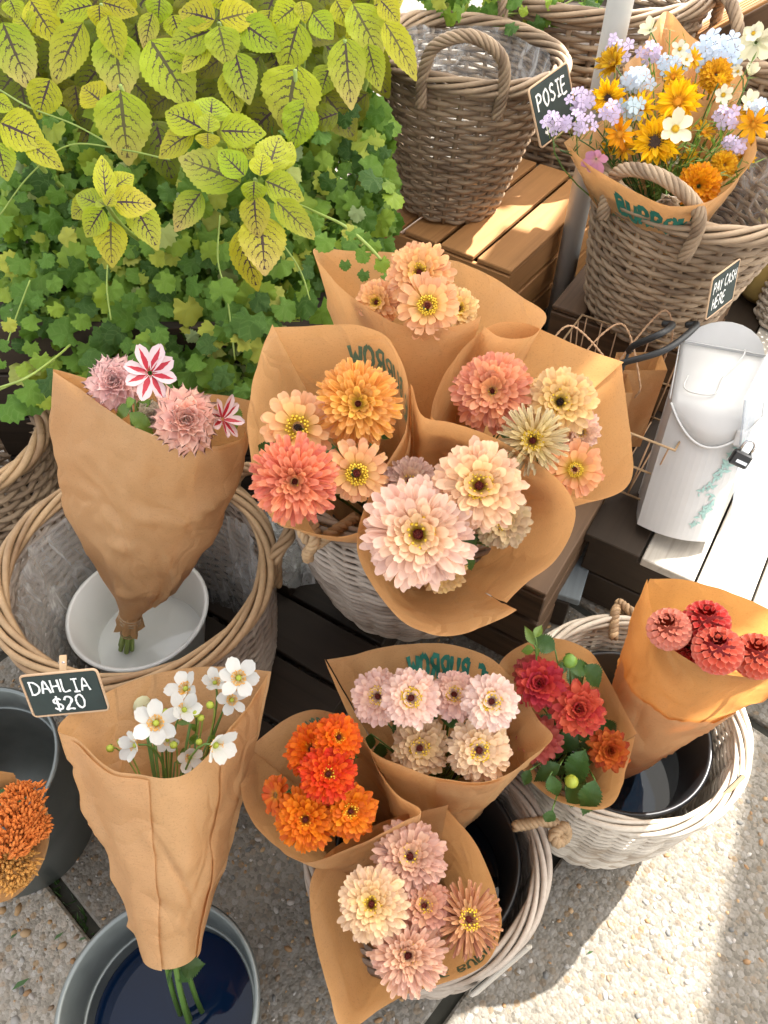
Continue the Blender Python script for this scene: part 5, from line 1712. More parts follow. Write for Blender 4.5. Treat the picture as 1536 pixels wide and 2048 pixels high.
for k in range(6):
    a = 2 * PI * k / 6
    d = (x_ * math.cos(a) + y_ * math.sin(a)) * .008
    m = MB(); m.tube([d - ax * .01, d * 1.0 - ax * .065, d * 1.4 - ax * .105], .0045, 7); m.build('stem', STEM_LIGHT, w10['root'])
G7n = 'pink dahlias in the tied wrap'
D(w10, 'lilac pink dahlia at the back of the tied wrap', 232, 768, 60, (.88, .60, .56), .0, (-.25, .25), 'dahlia', P_PINK, G7n)
D(w10, 'peach pink dahlia with pointed petals at the front rim', 372, 840, 68, (.92, .60, .50), -.05, (.05, .05), 'dahlia', P_PINK, G7n)
D(w10, 'white dahlia half hidden behind the peach pink one', 305, 835, 36, (.68, .58, .44), .0, (-.2, .2), 'dahlia', P_PINK, G7n)
fewpetal('striped_dahlia', 'red and white striped dahlia seen from behind, held above the wrap', 'dahlia', None, 300, 746, 1.03, 54, 8, 'round', .46, 12, (.6, .5, .5), P_STRIPE, 'back', (.1, .1), w10['base'] + w10['ax'] * .2)
fewpetal('striped_dahlia', 'red striped dahlia turned sideways at the wrap side', 'dahlia', None, 445, 838, 1.06, 46, 8, 'round', .42, 20, (.6, .2, .2), P_STRIPE, None, (1.6, .5), w10['base'] + w10['ax'] * .2)
leaf_spray('green leaves tucked around the pink dahlias', [((262, 810), (225, 840), 34, 1.06), ((260, 825), (312, 868), 40, 1.05), ((300, 800), (262, 830), 34, 1.07), ((420, 800), (392, 792), 26, 1.06), ((470, 810), (475, 860), 30, 1.08), ((270, 800), (240, 812), 26, 1.05)], w10['base'] + w10['ax'] * .25, SIMPLE_LEAF_L)

# --- white anemones over the galvanised bucket
ab = Pz(345, 1905, .33)
w11 = wrap('paper_wrap', 'long kraft paper wrap of white anemones standing in the galvanised bucket', ab, .031,
           [(535, 1345), (505, 1395), (470, 1440), (435, 1485), (400, 1525), (370, 1548), (330, 1556), (280, 1548), (228, 1538), (185, 1500), (160, 1478), (123, 1460), (150, 1425), (210, 1390), (290, 1355), (370, 1338), (450, 1335), (536, 1344)],
           (340, 1445), .965, Vector((.0, .25, 1)), seed=11, bulge=1.12, wr=.0042)
sb_ = w11['base'] - w11['ax'] * .01
for k, (dx, dy) in enumerate(((0, 0), (.012, .006), (-.012, .004), (.004, -.01))):
    m = MB()
    b_ = Vector((LB.x + .02 + dx * 1.5, LB.y + .0 + dy * 2 - .02, .03))
    O = w11['base']
    m.tube(bez(w11['ax'] * .03 + Vector((dx, dy, 0)), -w11['ax'] * .06 + Vector((dx, dy, 0)), b_ - O, 10), .0036, 7)
    m.build('stem', STEM, w11['root'])
leaf_spray('dark leaves hanging under the anemone wrap over the water', [((360, 1938), (410, 1925), 46, 1.0), ((345, 1940), (318, 1955), 40, 1.01), ((352, 1935), (385, 1965), 30, 1.0)], w11['base'] - w11['ax'] * .01)
G8n = 'white anemones'
sa = w11['base'] + w11['ax'] * .12
def AN(lab, px, py, r, dt=0, tilt=(0, 0), n=6, el=8, c='anem'):
    fewpetal('anemone', lab, 'anemone', G8n, px, py, w11['t'] + dt, r * .92, n, 'round', .62, el, (.64, .63, .58), P_WHITE, c, tilt, sa)
AN('open white anemone at the wrap corner with orange ring', 477, 1356, 46, -.02, (.15, .1))
AN('open white anemone in the middle showing its orange ring', 312, 1446, 48, -.04, (-.1, 0))
AN('white anemone leaning back behind the corner one', 372, 1378, 42, .01, (-.5, .4), 5, 25)
AN('white anemone cupped in the centre of the bunch', 368, 1420, 42, -.02, (.4, .3), 5, 35)
AN('cupped white anemone turned aside above the wrap front', 272, 1490, 40, -.03, (-.9, -.2), 5, 40)
AN('white anemone drooping over the wrap edge, petals closed', 430, 1490, 50, -.06, (.9, -.3), 5, 42)
AN('pale anemone with orange ring tucked against the wrap corner', 463, 1400, 34, .0, (.3, .2), 5, 15)
AN('cream anemone behind the corner one', 430, 1366, 34, .0, (-.2, .5), 5, 30)
AN('white anemone low in the wrap, half shaded', 380, 1515, 34, -.01, (.3, -.2), 5, 30)
AN('small white anemone low beside the stems', 335, 1480, 30, .0, (.1, -.5), 5, 30)
for i, (px, py, r, lb) in enumerate([(220, 1497, 8, 'lime anemone bud on a curved stem near the wrap fold'), (242, 1484, 8, 'lime anemone bud next to the one near the fold'), (332, 1424, 7, 'lime bud above the open middle anemone'), (392, 1427, 8, 'lime bud behind the central cupped anemone'), (402, 1436, 7, 'lime bud paired with the one behind the cupped anemone'), (420, 1410, 8, 'lime bud below the cream anemone'), (398, 1484, 7, 'lime bud over the wrap front'), (347, 1490, 8, 'lime bud beside the low small anemone')]):
    bud(lb, px, py, .945, r, sa, DISC_GREEN, 'anemone buds')
pe = MB(); pe.lathe([(.001, .006), (.008, .005), (.013, .002), (.012, 0)], 12)
pet = pe.build('fallen_petal', P_WHITE, None, True, frame(w11['cone'](u_at(w11, 280, 1358), .9)[0] - w11['cone'](u_at(w11, 280, 1358), .9)[1] * .004, -w11['cone'](u_at(w11, 280, 1358), .9)[1]))
pet.color = (.7, .6, .45, 1)
tag(pet, 'single cream petal stuck inside the anemone wrap', 'petal')

# --- celosia bunch
w12 = wrap('paper_wrap', 'kraft paper wrap of orange celosia in the galvanised bucket', Vector((LC.x - .0, LC.y, .06)), .035,
           [(20, 1550), (62, 1572), (92, 1625), (97, 1680), (84, 1725), (55, 1768), (10, 1800), (-60, 1800), (-120, 1740), (-125, 1660), (-80, 1585), (-20, 1548), (25, 1551)],
           (-10, 1675), 1.06, None, seed=12)
m_cel = [m_plain('celosia_orange', (.55, .15, .02), .8, 0, .5, 60, 0), m_plain('celosia_gold', (.50, .24, .05), .8, 0, .5, 60, 0)]
def plume(lab, px, py, t, size, ang, mat):
    rn = random.Random(int(px + 2 * py))
    p0 = Pt(px, py, t)
    root = empty('celosia_plume', frame(p0, (CAMP - p0).normalized() + Vector((0, 0, .4)), CU, ang))
    m = MB()
    S = size / FPX * t
    for i in range(420):
        u = rn.random(); a = rn.random() * 6.28
        rr = S * .62 * math.sqrt(max(.04, 1 - (2 * u - 1) ** 2 * .9)) * math.sqrt(rn.random())
        c = Vector((S * (u * 1.2 - .6), rr * math.cos(a), rr * abs(math.sin(a)) * 1.0 + .012))
        d = Vector((.6 + rn.uniform(-.5, .5), math.cos(a) * .8 + rn.uniform(-.4, .4), abs(math.sin(a)) + rn.uniform(-.2, .5))).normalized()
        L = S * rn.uniform(.10, .24)
        m.tube([c, c + d * L * .6, c + d * L + Vector((rn.uniform(-1, 1), rn.uniform(-1, 1), 0)) * L * .15], [.0016, .0022, .0003], 4, False, False)
    m.build('plume_bristles', mat, root)
    s = MB(); s.tube([(-S * .5, 0, 0), (-S * .2, 0, -.02), (0, 0, -.12)], .003, 6); s.build('stem', STEM, root)
    tag(root, lab, 'celosia', 'celosia plumes')
plume('feathery orange celosia plume pointing up to the wrap rim', 48, 1615, 1.0, 70, 0.15, m_cel[0])
plume('bright orange celosia plume in the middle of the bunch', 30, 1668, .99, 78, -.2, m_cel[0])
plume('gold celosia plume lowest in the bunch', 28, 1735, 1.0, 68, PI + .4, m_cel[1])
plume('orange celosia plume at the picture-side of the gold one', -30, 1700, 1.0, 80, 1.6, m_cel[0])
plume('loose orange celosia plume by the wrap fold', 70, 1660, 1.0, 46, -.5, m_cel[0])
leaf_spray('green leaf behind the celosia plumes', [((-20, 1590), (62, 1600), 30, 1.09), ((-30, 1610), (30, 1585), 26, 1.085)], w12['base'] + w12['ax'] * .15)

flap(w11, u_at(w11, 300, 1553), u_at(w11, 150, 1475), .0, .985, .003)
flap(w11, u_at(w11, 520, 1372), u_at(w11, 440, 1478), .0, .99, .0035)
flap(w10, u_at(w10, 497, 850), u_at(w10, 400, 889), .12, .99, .004)
flap(w9, u_at(w9, 1600, 1330), u_at(w9, 1306, 1215), .0, .66, .003, KRAFT, .05)
flap(w6, u_at(w6, 1000, 1550), u_at(w6, 870, 1548), .2, .99, .003)
# leaves and stems packed under the flower heads
def filler(w, label, px, py, rx, ry, n, dt, seed, mats=None, sz=44):
    rn = random.Random(seed); L = []
    for i in range(n):
        a = rn.random() * 6.28; q = math.sqrt(rn.random())
        x, y = px + rx * q * math.cos(a), py + ry * q * math.sin(a)
        b = rn.random() * 6.28; l = sz * rn.uniform(.8, 1.4)
        L.append(((x, y), (x + l * math.cos(b), y + l * math.sin(b) * .8), l * .5, w['t'] + dt + rn.uniform(-.012, .02)))
    leaf_spray(label, L, w['base'] + w['ax'] * .12, mats)
filler(w1, 'shaded leaves under the zinnias of the rear wrap', 840, 610, 90, 35, 12, .03, 1)
filler(w2, 'dark leaves between the apricot and coral zinnias', 655, 890, 100, 90, 20, .03, 2)
filler(w3, 'dark leaves under the zinnias of the pointed wrap', 1075, 850, 90, 70, 20, .03, 3)
filler(w4, 'dark leaves under the biggest pale pink zinnia', 910, 1060, 100, 80, 22, .035, 4)
filler(w5, 'dark leaves under the bright orange zinnias', 640, 1575, 80, 80, 18, .03, 5)
filler(w6, 'dark green leaves filling the blush zinnia wrap', 870, 1450, 140, 60, 30, .02, 6)
filler(w7, 'dark leaves under the dusty peach zinnias', 820, 1810, 100, 90, 20, .03, 7)
filler(w8, 'deep green leaves behind the crimson dahlias', 1135, 1450, 80, 110, 22, .02, 8)
filler(w9, 'leaves low among the pompon dahlias', 1420, 1290, 80, 25, 12, .02, 9, None, 30)
filler(w11, 'small leaves among the anemone stems', 350, 1480, 90, 45, 14, .02, 10, SIMPLE_LEAF_L, 26)

# ================================================================== POSIES
pb0 = Vector((LI.x, LI.y, .50))
w13 = wrap('paper_wrap', 'printed kraft paper wrap around the front posy', pb0 + Vector((-.02, -.03, 0)), .03,
           [(1130, 285), (1170, 322), (1215, 352), (1275, 385), (1345, 412), (1420, 400), (1478, 352), (1512, 300), (1490, 230), (1440, 180), (1385, 100, .02), (1330, 150), (1290, 190), (1220, 235), (1165, 262), (1132, 284)],
           (1335, 268), 1.43, Vector((0, -.12, 1)), seed=13)
w14 = wrap('paper_wrap', 'second kraft paper wrap peaking behind the front posy', pb0 + Vector((.03, .07, 0)), .03,
           [(1250, 130), (1290, 90), (1332, 22, .02), (1385, 75), (1450, 110), (1490, 160), (1440, 200), (1360, 190), (1290, 170), (1250, 132)],
           (1360, 130), 1.55, Vector((0, -.1, 1)), seed=14)
wrap_text(w13, 'BURROW', (1225, 356), (1400, 405), .72, .16, INK, 1, .26)
wrap_text(w13, 'FLOWER & GARDEN', (1140, 292), (1380, 410), .55, .10, INK_FADE, 1, .14)
sp_ = w13['base'] + w13['ax'] * .08
YEL = (.95, .60, .01); ORY = (.86, .36, .005); WHT = (.72, .68, .48)
for (nm, lab, px, py, r, n, kind, w, el, col, mat, ce, tl, rg, cs, dt) in [
    ('sunflower', 'yellow sunflower turned away beside the pole', 1228, 130, 42, 17, 'point', .28, 30, (.72, .45, .02), P_PALE, 'daisy', (-.5, .6), 2, .8, .0),
    ('sunflower', 'small sunflower with brown disc next to the chalk sign', 1215, 195, 40, 16, 'point', .30, 5, YEL, P_ORA, 'sun', (.1, -.1), 2, .85, -.02),
    ('sunflower', 'sunflower with large dark brown disc behind the cream cosmos', 1310, 285, 56, 18, 'point', .27, 8, YEL, P_ORA, 'sun', (.1, .3), 2, 1.1, -.03),
    ('yellow_daisy', 'big golden yellow daisy in front of the paper peak', 1356, 205, 52, 15, 'point', .26, 8, YEL, P_ORA, 'daisy', (0, .35), 2, 1, -.03),
    ('yellow_daisy', 'golden daisy tucked below the big golden one', 1285, 215, 34, 13, 'point', .26, 10, YEL, P_ORA, 'daisy', (-.3, .2), 1, 1, -.01),
    ('orange_daisy', 'orange daisy between the small sunflower and the pink bloom', 1240, 268, 36, 10, 'point', .34, 10, ORY, P_ORA, 'daisy', (-.2, -.1), 1, 1, -.03),
    ('orange_daisy', 'orange yellow daisy hanging past the paper flap', 1507, 248, 38, 9, 'point', .42, 10, (.76, .36, .01), P_ORA, 'daisy', (.2, -.1), 1, .8, -.02),
    ('cosmos', 'cream cosmos in front of the dark sunflower disc', 1350, 258, 38, 6, 'round', .62, 18, WHT, P_WHITE, 'cosmos', (.3, .2), 1, 1, -.06),
    ('cosmos', 'white cosmos above the hanging orange daisy', 1497, 205, 26, 6, 'round', .66, 25, WHT, P_WHITE, None, (.5, .4), 1, 1, .0),
    ('cosmos', 'cream cosmos seen from behind on a tall green stem', 1512, 85, 40, 8, 'round', .6, 10, WHT, P_WHITE, 'back', (-.2, -.1), 1, 1, .05),
    ('cosmos', 'pale cosmos bud opening beside the tall one', 1500, 150, 24, 6, 'round', .6, 50, WHT, P_WHITE, None, (.3, .8), 1, 1, .04),
    ('cosmos', 'cream flower in front of the paper tip behind', 1300, 60, 26, 6, 'round', .6, 30, WHT, P_WHITE, None, (-.4, .6), 1, 1, .10),
    ('white_daisy', 'cream half closed daisy leaning on the basket handle', 1333, 395, 40, 14, 'point', .34, 48, (.70, .60, .48), P_WHITE, None, (0, -.9), 2, 1, -.05),
    ('pink_bloom', 'pink and purple bloom at the wrap fold near the sign', 1192, 318, 30, 6, 'round', .62, 25, (.55, .26, .40), P_PALE, None, (-.2, -.4), 1, 1, -.04)]:
    fewpetal(nm, lab, nm.replace('_', ' '), None, px, py, w13['t'] + dt, r * .9, n, kind, w * .92, el, col, mat, ce, tl, sp_, rg, cs)
flower('marigold', 'orange marigold dome low in the front posy', 'marigold', None, 1397, 372, w13['t'] - .04, 40, 'full', (.74, .30, .005), P_ORA, None, (.1, -.05), sp_)
flower('marigold', 'golden marigold behind the paper peak', 'marigold', None, 1432, 150, w13['t'] + .02, 30, 'full', (.72, .36, .01), P_ORA, None, (.1, .3), sp_)
flower('marigold', 'yellow marigold against the paper flap', 'marigold', None, 1448, 330, w13['t'] + .0, 26, 'classic', (.72, .38, .01), P_ORA, None, (.4, .1), sp_)
FLORET = {}
def floret_mesh(key, col):
    if key in FLORET: return FLORET[key]
    m = MB()
    for i in range(5):
        a = 2 * PI * i / 5
        d = Vector((math.cos(a), math.sin(a), 0)); q = Vector((-d.y, d.x, 0))
        m.add([d * .05, d * .55 + q * .34 + Vector((0, 0, .1)), d * .95 + q * .16 + Vector((0, 0, .04)), d * .95 - q * .16 + Vector((0, 0, .04)), d * .55 - q * .34 + Vector((0, 0, .1))], [(0, 1, 2, 3, 4)])
    m.tube([(0, 0, -.3), (0, 0, .06)], [.05, .1], 5)
    FLORET[key] = m.mesh('floret', m_plain('phlox_' + key, col, .6, 0, .15, 100, 0))
    return FLORET[key]
LAV = floret_mesh('lavender', (.52, .42, .58)); BLU = floret_mesh('pale_blue', (.46, .54, .66)); SLATE = floret_mesh('slate_blue', (.34, .42, .46))
def cluster(lab, cat, px, py, t, spread, n, me, fr, to=None):
    rn = random.Random(px * 3 + py)
    c = Pt(px, py, t)
    root = empty('phlox_cluster', Matrix.Translation(c))
    inv = root.matrix_basis.inverted()
    for i in range(n):
        a = i * 2.39996; r = spread * math.sqrt((i + .5) / n)
        p = Pt(px + r * math.cos(a) + rn.uniform(-4, 4), py + r * .85 * math.sin(a) + rn.uniform(-4, 4), t - .02 * (1 - r / spread) + rn.uniform(-.008, .008))
        nn = (CAMP - p).normalized() + CR * (math.cos(a) * .5 + rn.uniform(-.3, .3)) + CU * (-math.sin(a) * .5 + rn.uniform(-.3, .3))
        R = fr / FPX * t * rn.uniform(.8, 1.1)
        obj('floret', me, root, inv @ frame(p, nn, CU, rn.random() * 6) @ Matrix.Scale(R, 4))
        m = MB(); m.tube([inv @ p, Vector((0, 0, -.03)) + (inv @ p) * .3, ], .0008, 4); m.build('stalk', STEM_LIGHT, root)
    m = MB(); m.tube(bez(Vector((0, 0, -.03)), Vector((0, .0, -.1)), inv @ (to or sp_), 6), .0014, 5); m.build('stem', STEM, root)
    tag(root, lab, cat)
T = w13['t']
cluster('lavender phlox cluster overlapping the chalk sign', 'phlox', 1160, 200, T - .02, 26, 9, LAV, 13)
cluster('lavender phlox sprays below the chalk sign corner', 'phlox', 1112, 245, T - .03, 26, 9, LAV, 12)
cluster('lavender phlox beside the small sunflower', 'phlox', 1222, 225, T - .045, 22, 6, LAV, 13)
cluster('lavender phlox between the first sunflower and the pole', 'phlox', 1238, 98, T + .03, 26, 8, LAV, 12)
cluster('lavender phlox left of the rear paper wrap', 'phlox', 1300, 105, T + .05, 22, 7, LAV, 12)
cluster('slate blue phlox next to the cream cosmos', 'phlox', 1262, 215, T - .03, 22, 6, SLATE, 17)
cluster('pale blue phlox beneath the lavender near the first sunflower', 'phlox', 1275, 160, T - .0, 30, 11, BLU, 14)
cluster('large pale blue hydrangea like cluster beside the paper peak', 'phlox', 1432, 105, T + .03, 46, 20, BLU, 18)
cluster('pale blue phlox near the cream cosmos on the paper flap side', 'phlox', 1455, 235, T - .0, 26, 8, LAV, 13)
cluster('small pale blue phlox at the far border of the posy', 'phlox', 1515, 215, T + .0, 18, 6, BLU, 13)
def greens(lab, pts, seed, col=LEAF_LIGHT, n=16):
    rn = random.Random(seed)
    root = empty('greenery_sprig', Matrix.Translation(sp_))
    for (px, py, t) in pts:
        m = MB(); e = Pt(px, py, t) - sp_
        mid = e * .5 + Vector((rn.uniform(-.02, .02), rn.uniform(-.02, .02), .04))
        path = bez(Vector((0, 0, 0)), mid, e, 12)
        m.tube(path, .0012, 5)
        for i in range(n):
            q = path[5 + i % 8]
            d = Vector((rn.uniform(-1, 1), rn.uniform(-1, .4), rn.uniform(.1, 1))).normalized()
            L = rn.uniform(.015, .035); s = d.cross(Vector((0, 0, 1))).normalized() * .0022
            m.add([q, q + d * L * .5 + s, q + d * L, q + d * L * .5 - s], [(0, 1, 2, 3)])
        m.build('leafy_stem', col, root)
    tag(root, lab, 'greenery')
greens('feathery green cosmos foliage among the posy flowers', [(1370, 330, T - .03), (1400, 280, T - .03), (1430, 300, T - .02), (1380, 260, T - .02), (1340, 345, T - .03), (1460, 260, T), (1410, 240, T), (1300, 330, T - .02), (1450, 200, T + .02), (1480, 280, T - .01)], 1, LEAF_LIGHT, 26)
greens('dark green stems below the chalk sign', [(1160, 280, T - .02), (1200, 290, T - .01), (1180, 240, T - .01), (1225, 310, T - .01), (1260, 250, T), (1120, 300, T - .01), (1270, 290, T)], 2, LEAF, 26)
greens('pale green stems rising beside the rear wrap', [(1270, 150, T + .04), (1300, 60, T + .12), (1340, 60, T + .08), (1370, 80, T + .1), (1480, 110, T + .05), (1300, 125, T + .03), (1405, 90, T + .08), (1500, 130, T + .03)], 3, LEAF_LIGHT, 22)

rnp = random.Random(21)
for i in range(16):
    px, py = rnp.uniform(1200, 1500), rnp.uniform(110, 340)
    fewpetal('yellow_daisy', 'small yellow daisy scattered among the posy greenery', 'yellow daisy', 'small yellow daisies in the posy', px, py, T + rnp.uniform(-.02, .05), rnp.uniform(16, 26), 11, 'point', .3, rnp.uniform(5, 30), (.74, .42, .01), P_ORA, 'daisy', (rnp.uniform(-.6, .6), rnp.uniform(-.2, .7)), sp_)
for i in range(9):
    px, py = rnp.uniform(1230, 1520), rnp.uniform(60, 330)
    fewpetal('white_daisy', 'small white bloom scattered among the posy greenery', 'white daisy', 'small white blooms in the posy', px, py, T + rnp.uniform(-.02, .06), rnp.uniform(12, 20), 6, 'round', .6, rnp.uniform(10, 30), (.74, .71, .56), P_WHITE, 'cosmos', (rnp.uniform(-.6, .6), rnp.uniform(-.2, .7)), sp_)
cluster('loose lavender phlox spilling over the paper wrap corner near the sign', 'phlox', 1160, 245, T - .035, 30, 10, LAV, 12)
cluster('pale blue phlox spray above the big golden daisy', 'phlox', 1340, 130, T + .04, 24, 9, BLU, 13)
cluster('lavender phlox spray low beside the paper flap', 'phlox', 1470, 290, T + .0, 22, 8, LAV, 12)
greens('wiry green stems spilling past the paper flap', [(1500, 330, T - .01), (1475, 360, T - .02), (1430, 350, T - .03), (1410, 320, T - .03), (1385, 300, T - .03), (1500, 260, T), (1350, 300, T - .03), (1440, 280, T - .02)], 5, LEAF_LIGHT, 30)

# ================================================================== SIGNS
def camn(px, py, t, a=0, b=0): return ((CAMP - Pt(px, py, t)).normalized() + CR * a + CU * b).normalized()
chalk_sign('chalkboard price sign reading DAHLIA $20 pegged to the tan basket', [(35, 1352), (193, 1339), (219, 1418), (72, 1434)], .96, 1.65,
           [('DAHLIA', .10, .56, .30, .76), ('$20', .32, .13, .32, .42)], .13)
clothes_peg('wooden peg holding the DAHLIA sign to the rim', Pt(126, 1336, .968), camn(126, 1336, .968), CU, .032)
chalk_sign('chalkboard sign reading POSIE tilted on the brown basket rim', [(1056, 187), (1134, 117), (1153, 248), (1082, 290)], 1.50, 1.15,
           [('POSIE', .12, .58, .26, .76), ('$', .16, .16, .28, .14)], .15)
chalk_sign('chalkboard sign reading PAY CASH HERE above the cash box', [(1426, 552), (1484, 520), (1460, 596), (1410, 645)], 1.40, 1.3,
           [('PAY CASH', .10, .58, .26, .80), ('HERE', .14, .18, .28, .45)], .15)
def tag_board(lab, a, b, t, drop):
    pa, pc = Pt(a[0], a[1], t), Pt(b[0], b[1], t)
    mid = (pa + pc) / 2; x = (pc - pa); L = x.length; x.normalize()
    up = (CAMP - mid).normalized(); n = x.cross(up).normalized()
    M = Matrix.Translation(mid - up * drop / 2) @ Matrix(((x.x, n.x, up.x), (x.y, n.y, up.y), (x.z, n.z, up.z))).to_4x4()
    r = empty('price_tag', M)
    box_part(r, 'tag_board', (0, 0, 0), (L, .006, drop), SIGN_FRAME if 'tan' in lab else WOOD_GREY)
    box_part(r, 'tag_slate', (0, -.0036, 0), (L * .92, .0015, drop * .88), CHALKBOARD, None, 0)
    tag(r, lab, 'sign')
tag_board('small sign board seen edge on, clipped to the front basket rim', (947, 1990), (1060, 1890), 1.03, .06)
tag_board('small tan sign board clipped to the white washed basket rim', (1398, 1640), (1490, 1550), 1.11, .05)
# ================================================================== PLANTS
PL0 = Vector((-.42, 1.42, 0))
pln = empty('planter_box', Matrix.Translation(PL0))
for i in range(5):
    z = .06 + i * .115
    box_part(pln, 'plank', (0, -.23, z), (.80, .02, .108), WOOD_DARK)
    box_part(pln, 'plank', (0, .23, z), (.80, .02, .108), WOOD_DARK)
    for s in (-1, 1):
        box_part(pln, 'plank', (s * .39, 0, z), (.438, .02, .108), WOOD_DARK, Matrix.Rotation(PI / 2, 4, 'Z'))
SOIL = m_plain('potting_soil', (.03, .02, .013), .95, 0, .5, 80, .6)
m = MB(); m.box((0, 0, .54), (.755, .436, .02)); m.build('soil', SOIL, pln, smooth=False)
tag(pln, 'dark plank planter hidden under the trailing foliage', 'planter')

def tcol(px, py): return 1.36 - .13 * (py / 500)
COL_LEAVES = [
 # base, tip, width, depth offset, paleness
 ((5, 45), (56, 172), 82, 0, .9), ((165, 45), (103, 168), 66, 0, .45), ((230, 62), (240, 196), 88, .01, 1), ((215, 30), (238, 115), 54, -.03, .1),
 ((185, 10), (108, 28), 46, -.02, .1), ((205, 5), (272, 22), 42, -.02, .1), ((198, 10), (200, 56), 42, -.03, 0), ((240, 180), (255, 323), 100, 0, .7),
 ((205, 205), (160, 168), 60, .03, .1), ((300, 80), (386, 206), 98, .02, .3), ((305, 25), (285, 96), 38, .0, 1), ((320, -6), (315, 42), 48, -.01, 0),
 ((430, 40), (350, 13), 62, -.03, .1), ((440, 40), (514, 18), 58, -.03, .1), ((437, 52), (458, 124), 66, -.04, .35), ((425, 60), (334, 92), 62, -.02, .2),
 ((482, 45), (560, 96), 62, -.02, .1), ((422, 90), (358, 138), 42, .0, .4), ((470, 105), (498, 206), 62, .0, .4), ((458, 138), (476, 228), 52, .03, .1),
 ((595, 130), (563, 253), 114, .01, .5), ((597, 44), (567, 143), 72, -.01, .3), ((612, 200), (584, 296), 66, .04, .0), ((690, 75), (700, 211), 70, 0, .85),
 ((595, 10), (544, 50), 52, -.03, .05), ((625, 28), (667, 76), 50, -.02, .05), ((602, 2), (612, 42), 34, -.03, 0), ((672, 0), (700, 52), 46, -.01, .1),
 ((705, 8), (766, 112), 72, -.01, .5), ((735, 88), (758, 178), 48, .01, .3), ((768, 44), (840, 149), 52, -.05, .4), ((748, 12), (812, -14), 52, -.04, .1), ((760, 0), (800, 40), 44, -.05, .1),
 ((405, 258), (316, 204), 64, -.03, .05), ((420, 244), (426, 180), 70, -.02, .0), ((416, 264), (420, 221), 40, -.05, 0), ((440, 262), (531, 262), 60, -.03, .05),
 ((415, 266), (416, 296), 44, -.05, 0), ((388, 265), (302, 306), 52, -.01, .3), ((455, 275), (520, 310), 46, .01, .1),
 ((482, 366), (347, 304), 84, -.02, .5), ((490, 352), (434, 296), 52, -.05, .05), ((535, 346), (562, 250), 66, -.03, .1), ((520, 352), (526, 299), 44, -.07, 0), ((560, 340), (586, 270), 40, .0, .1),
 ((530, 362), (612, 393), 58, -.05, .25), ((508, 362), (508, 405), 46, -.08, .1), ((508, 388), (512, 476), 56, -.06, .6), ((550, 400), (633, 476), 50, -.03, .4),
 ((520, 430), (532, 549), 86, -.02, 1), ((482, 458), (511, 582), 62, .02, .2),
 ((212, 402), (205, 302), 40, -.05, .05), ((225, 378), (266, 344), 42, -.03, .1), ((206, 412), (144, 384), 46, -.05, .1), ((225, 405), (304, 398), 60, -.06, .3),
 ((182, 402), (137, 434), 42, -.02, .2), ((206, 418), (166, 475), 48, -.06, .3), ((265, 408), (319, 488), 60, -.02, .4), ((222, 442), (218, 528), 60, -.03, .4), ((214, 412), (228, 385), 26, -.08, 0), ((210, 412), (190, 395), 24, -.08, 0),
 ((402, 384), (346, 462), 56, .01, 1.1), ((0, 246), (90, 281), 78, -.01, .2), ((50, 282), (126, 331), 48, .02, .2), ((-6, 284), (12, 356), 52, 0, .3), ((-12, 200), (22, 214), 34, -.03, .1),
 ((100, 158), (74, 236), 62, .04, 0), ((60, 0), (116, 86), 62, .04, 0), ((345, 30), (362, 78), 46, .03, 0), ((20, 0), (35, 30), 40, -.02, .3), ((130, -20), (100, 20), 50, .0, .1), ((260, -20), (235, 12), 50, .0, .2), ((145, 20), (150, 70), 34, .03, 0), ((60, 60), (30, 20), 50, .05, 0),
 ((440, -20), (450, 22), 50, -.02, 0), ((540, 20), (530, 70), 44, .02, 0), ((660, 130), (640, 190), 50, .05, 0), ((740, 40), (690, 90), 46, .05, 0),
]
rnc = random.Random(4)
coleus = empty('coleus_plant', Matrix.Translation(Vector((PL0.x + .05, PL0.y + .05, .55))))
cinv = coleus.matrix_basis.inverted()
def clf(b, tp, w, dt, pale, dark=1.0, far=.035):
    t = tcol(b[0], b[1]) + dt
    a = Pt(b[0], b[1], t)
    L = math.hypot(tp[0] - b[0], tp[1] - b[1]) / FPX * t
    c = Pt(tp[0], tp[1], t + (.16 * L if tp[1] > b[1] else .08 * L) * rnc.uniform(.3, 1.5))
    nh = (CAMP - a).normalized() + Vector((rnc.uniform(-.25, .25), rnc.uniform(-.2, .2), .35))
    o = obj('leaf', COLEUS_M[rnc.randrange(4)], coleus, cinv @ leaf_matrix(a, c, 1.12 * w / FPX * t, nh, .62))
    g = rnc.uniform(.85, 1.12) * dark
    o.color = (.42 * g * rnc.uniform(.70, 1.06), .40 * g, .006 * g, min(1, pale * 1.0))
for L in COL_LEAVES: clf(*L)
for i in range(205):      # deeper leaves, their colour darkened to put shade in the gaps
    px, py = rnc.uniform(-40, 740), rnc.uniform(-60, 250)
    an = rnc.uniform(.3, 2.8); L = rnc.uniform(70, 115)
    clf((px, py), (px + L * math.cos(an), py + L * math.sin(an)), L * .66, rnc.uniform(.07, .42), 0, .42)
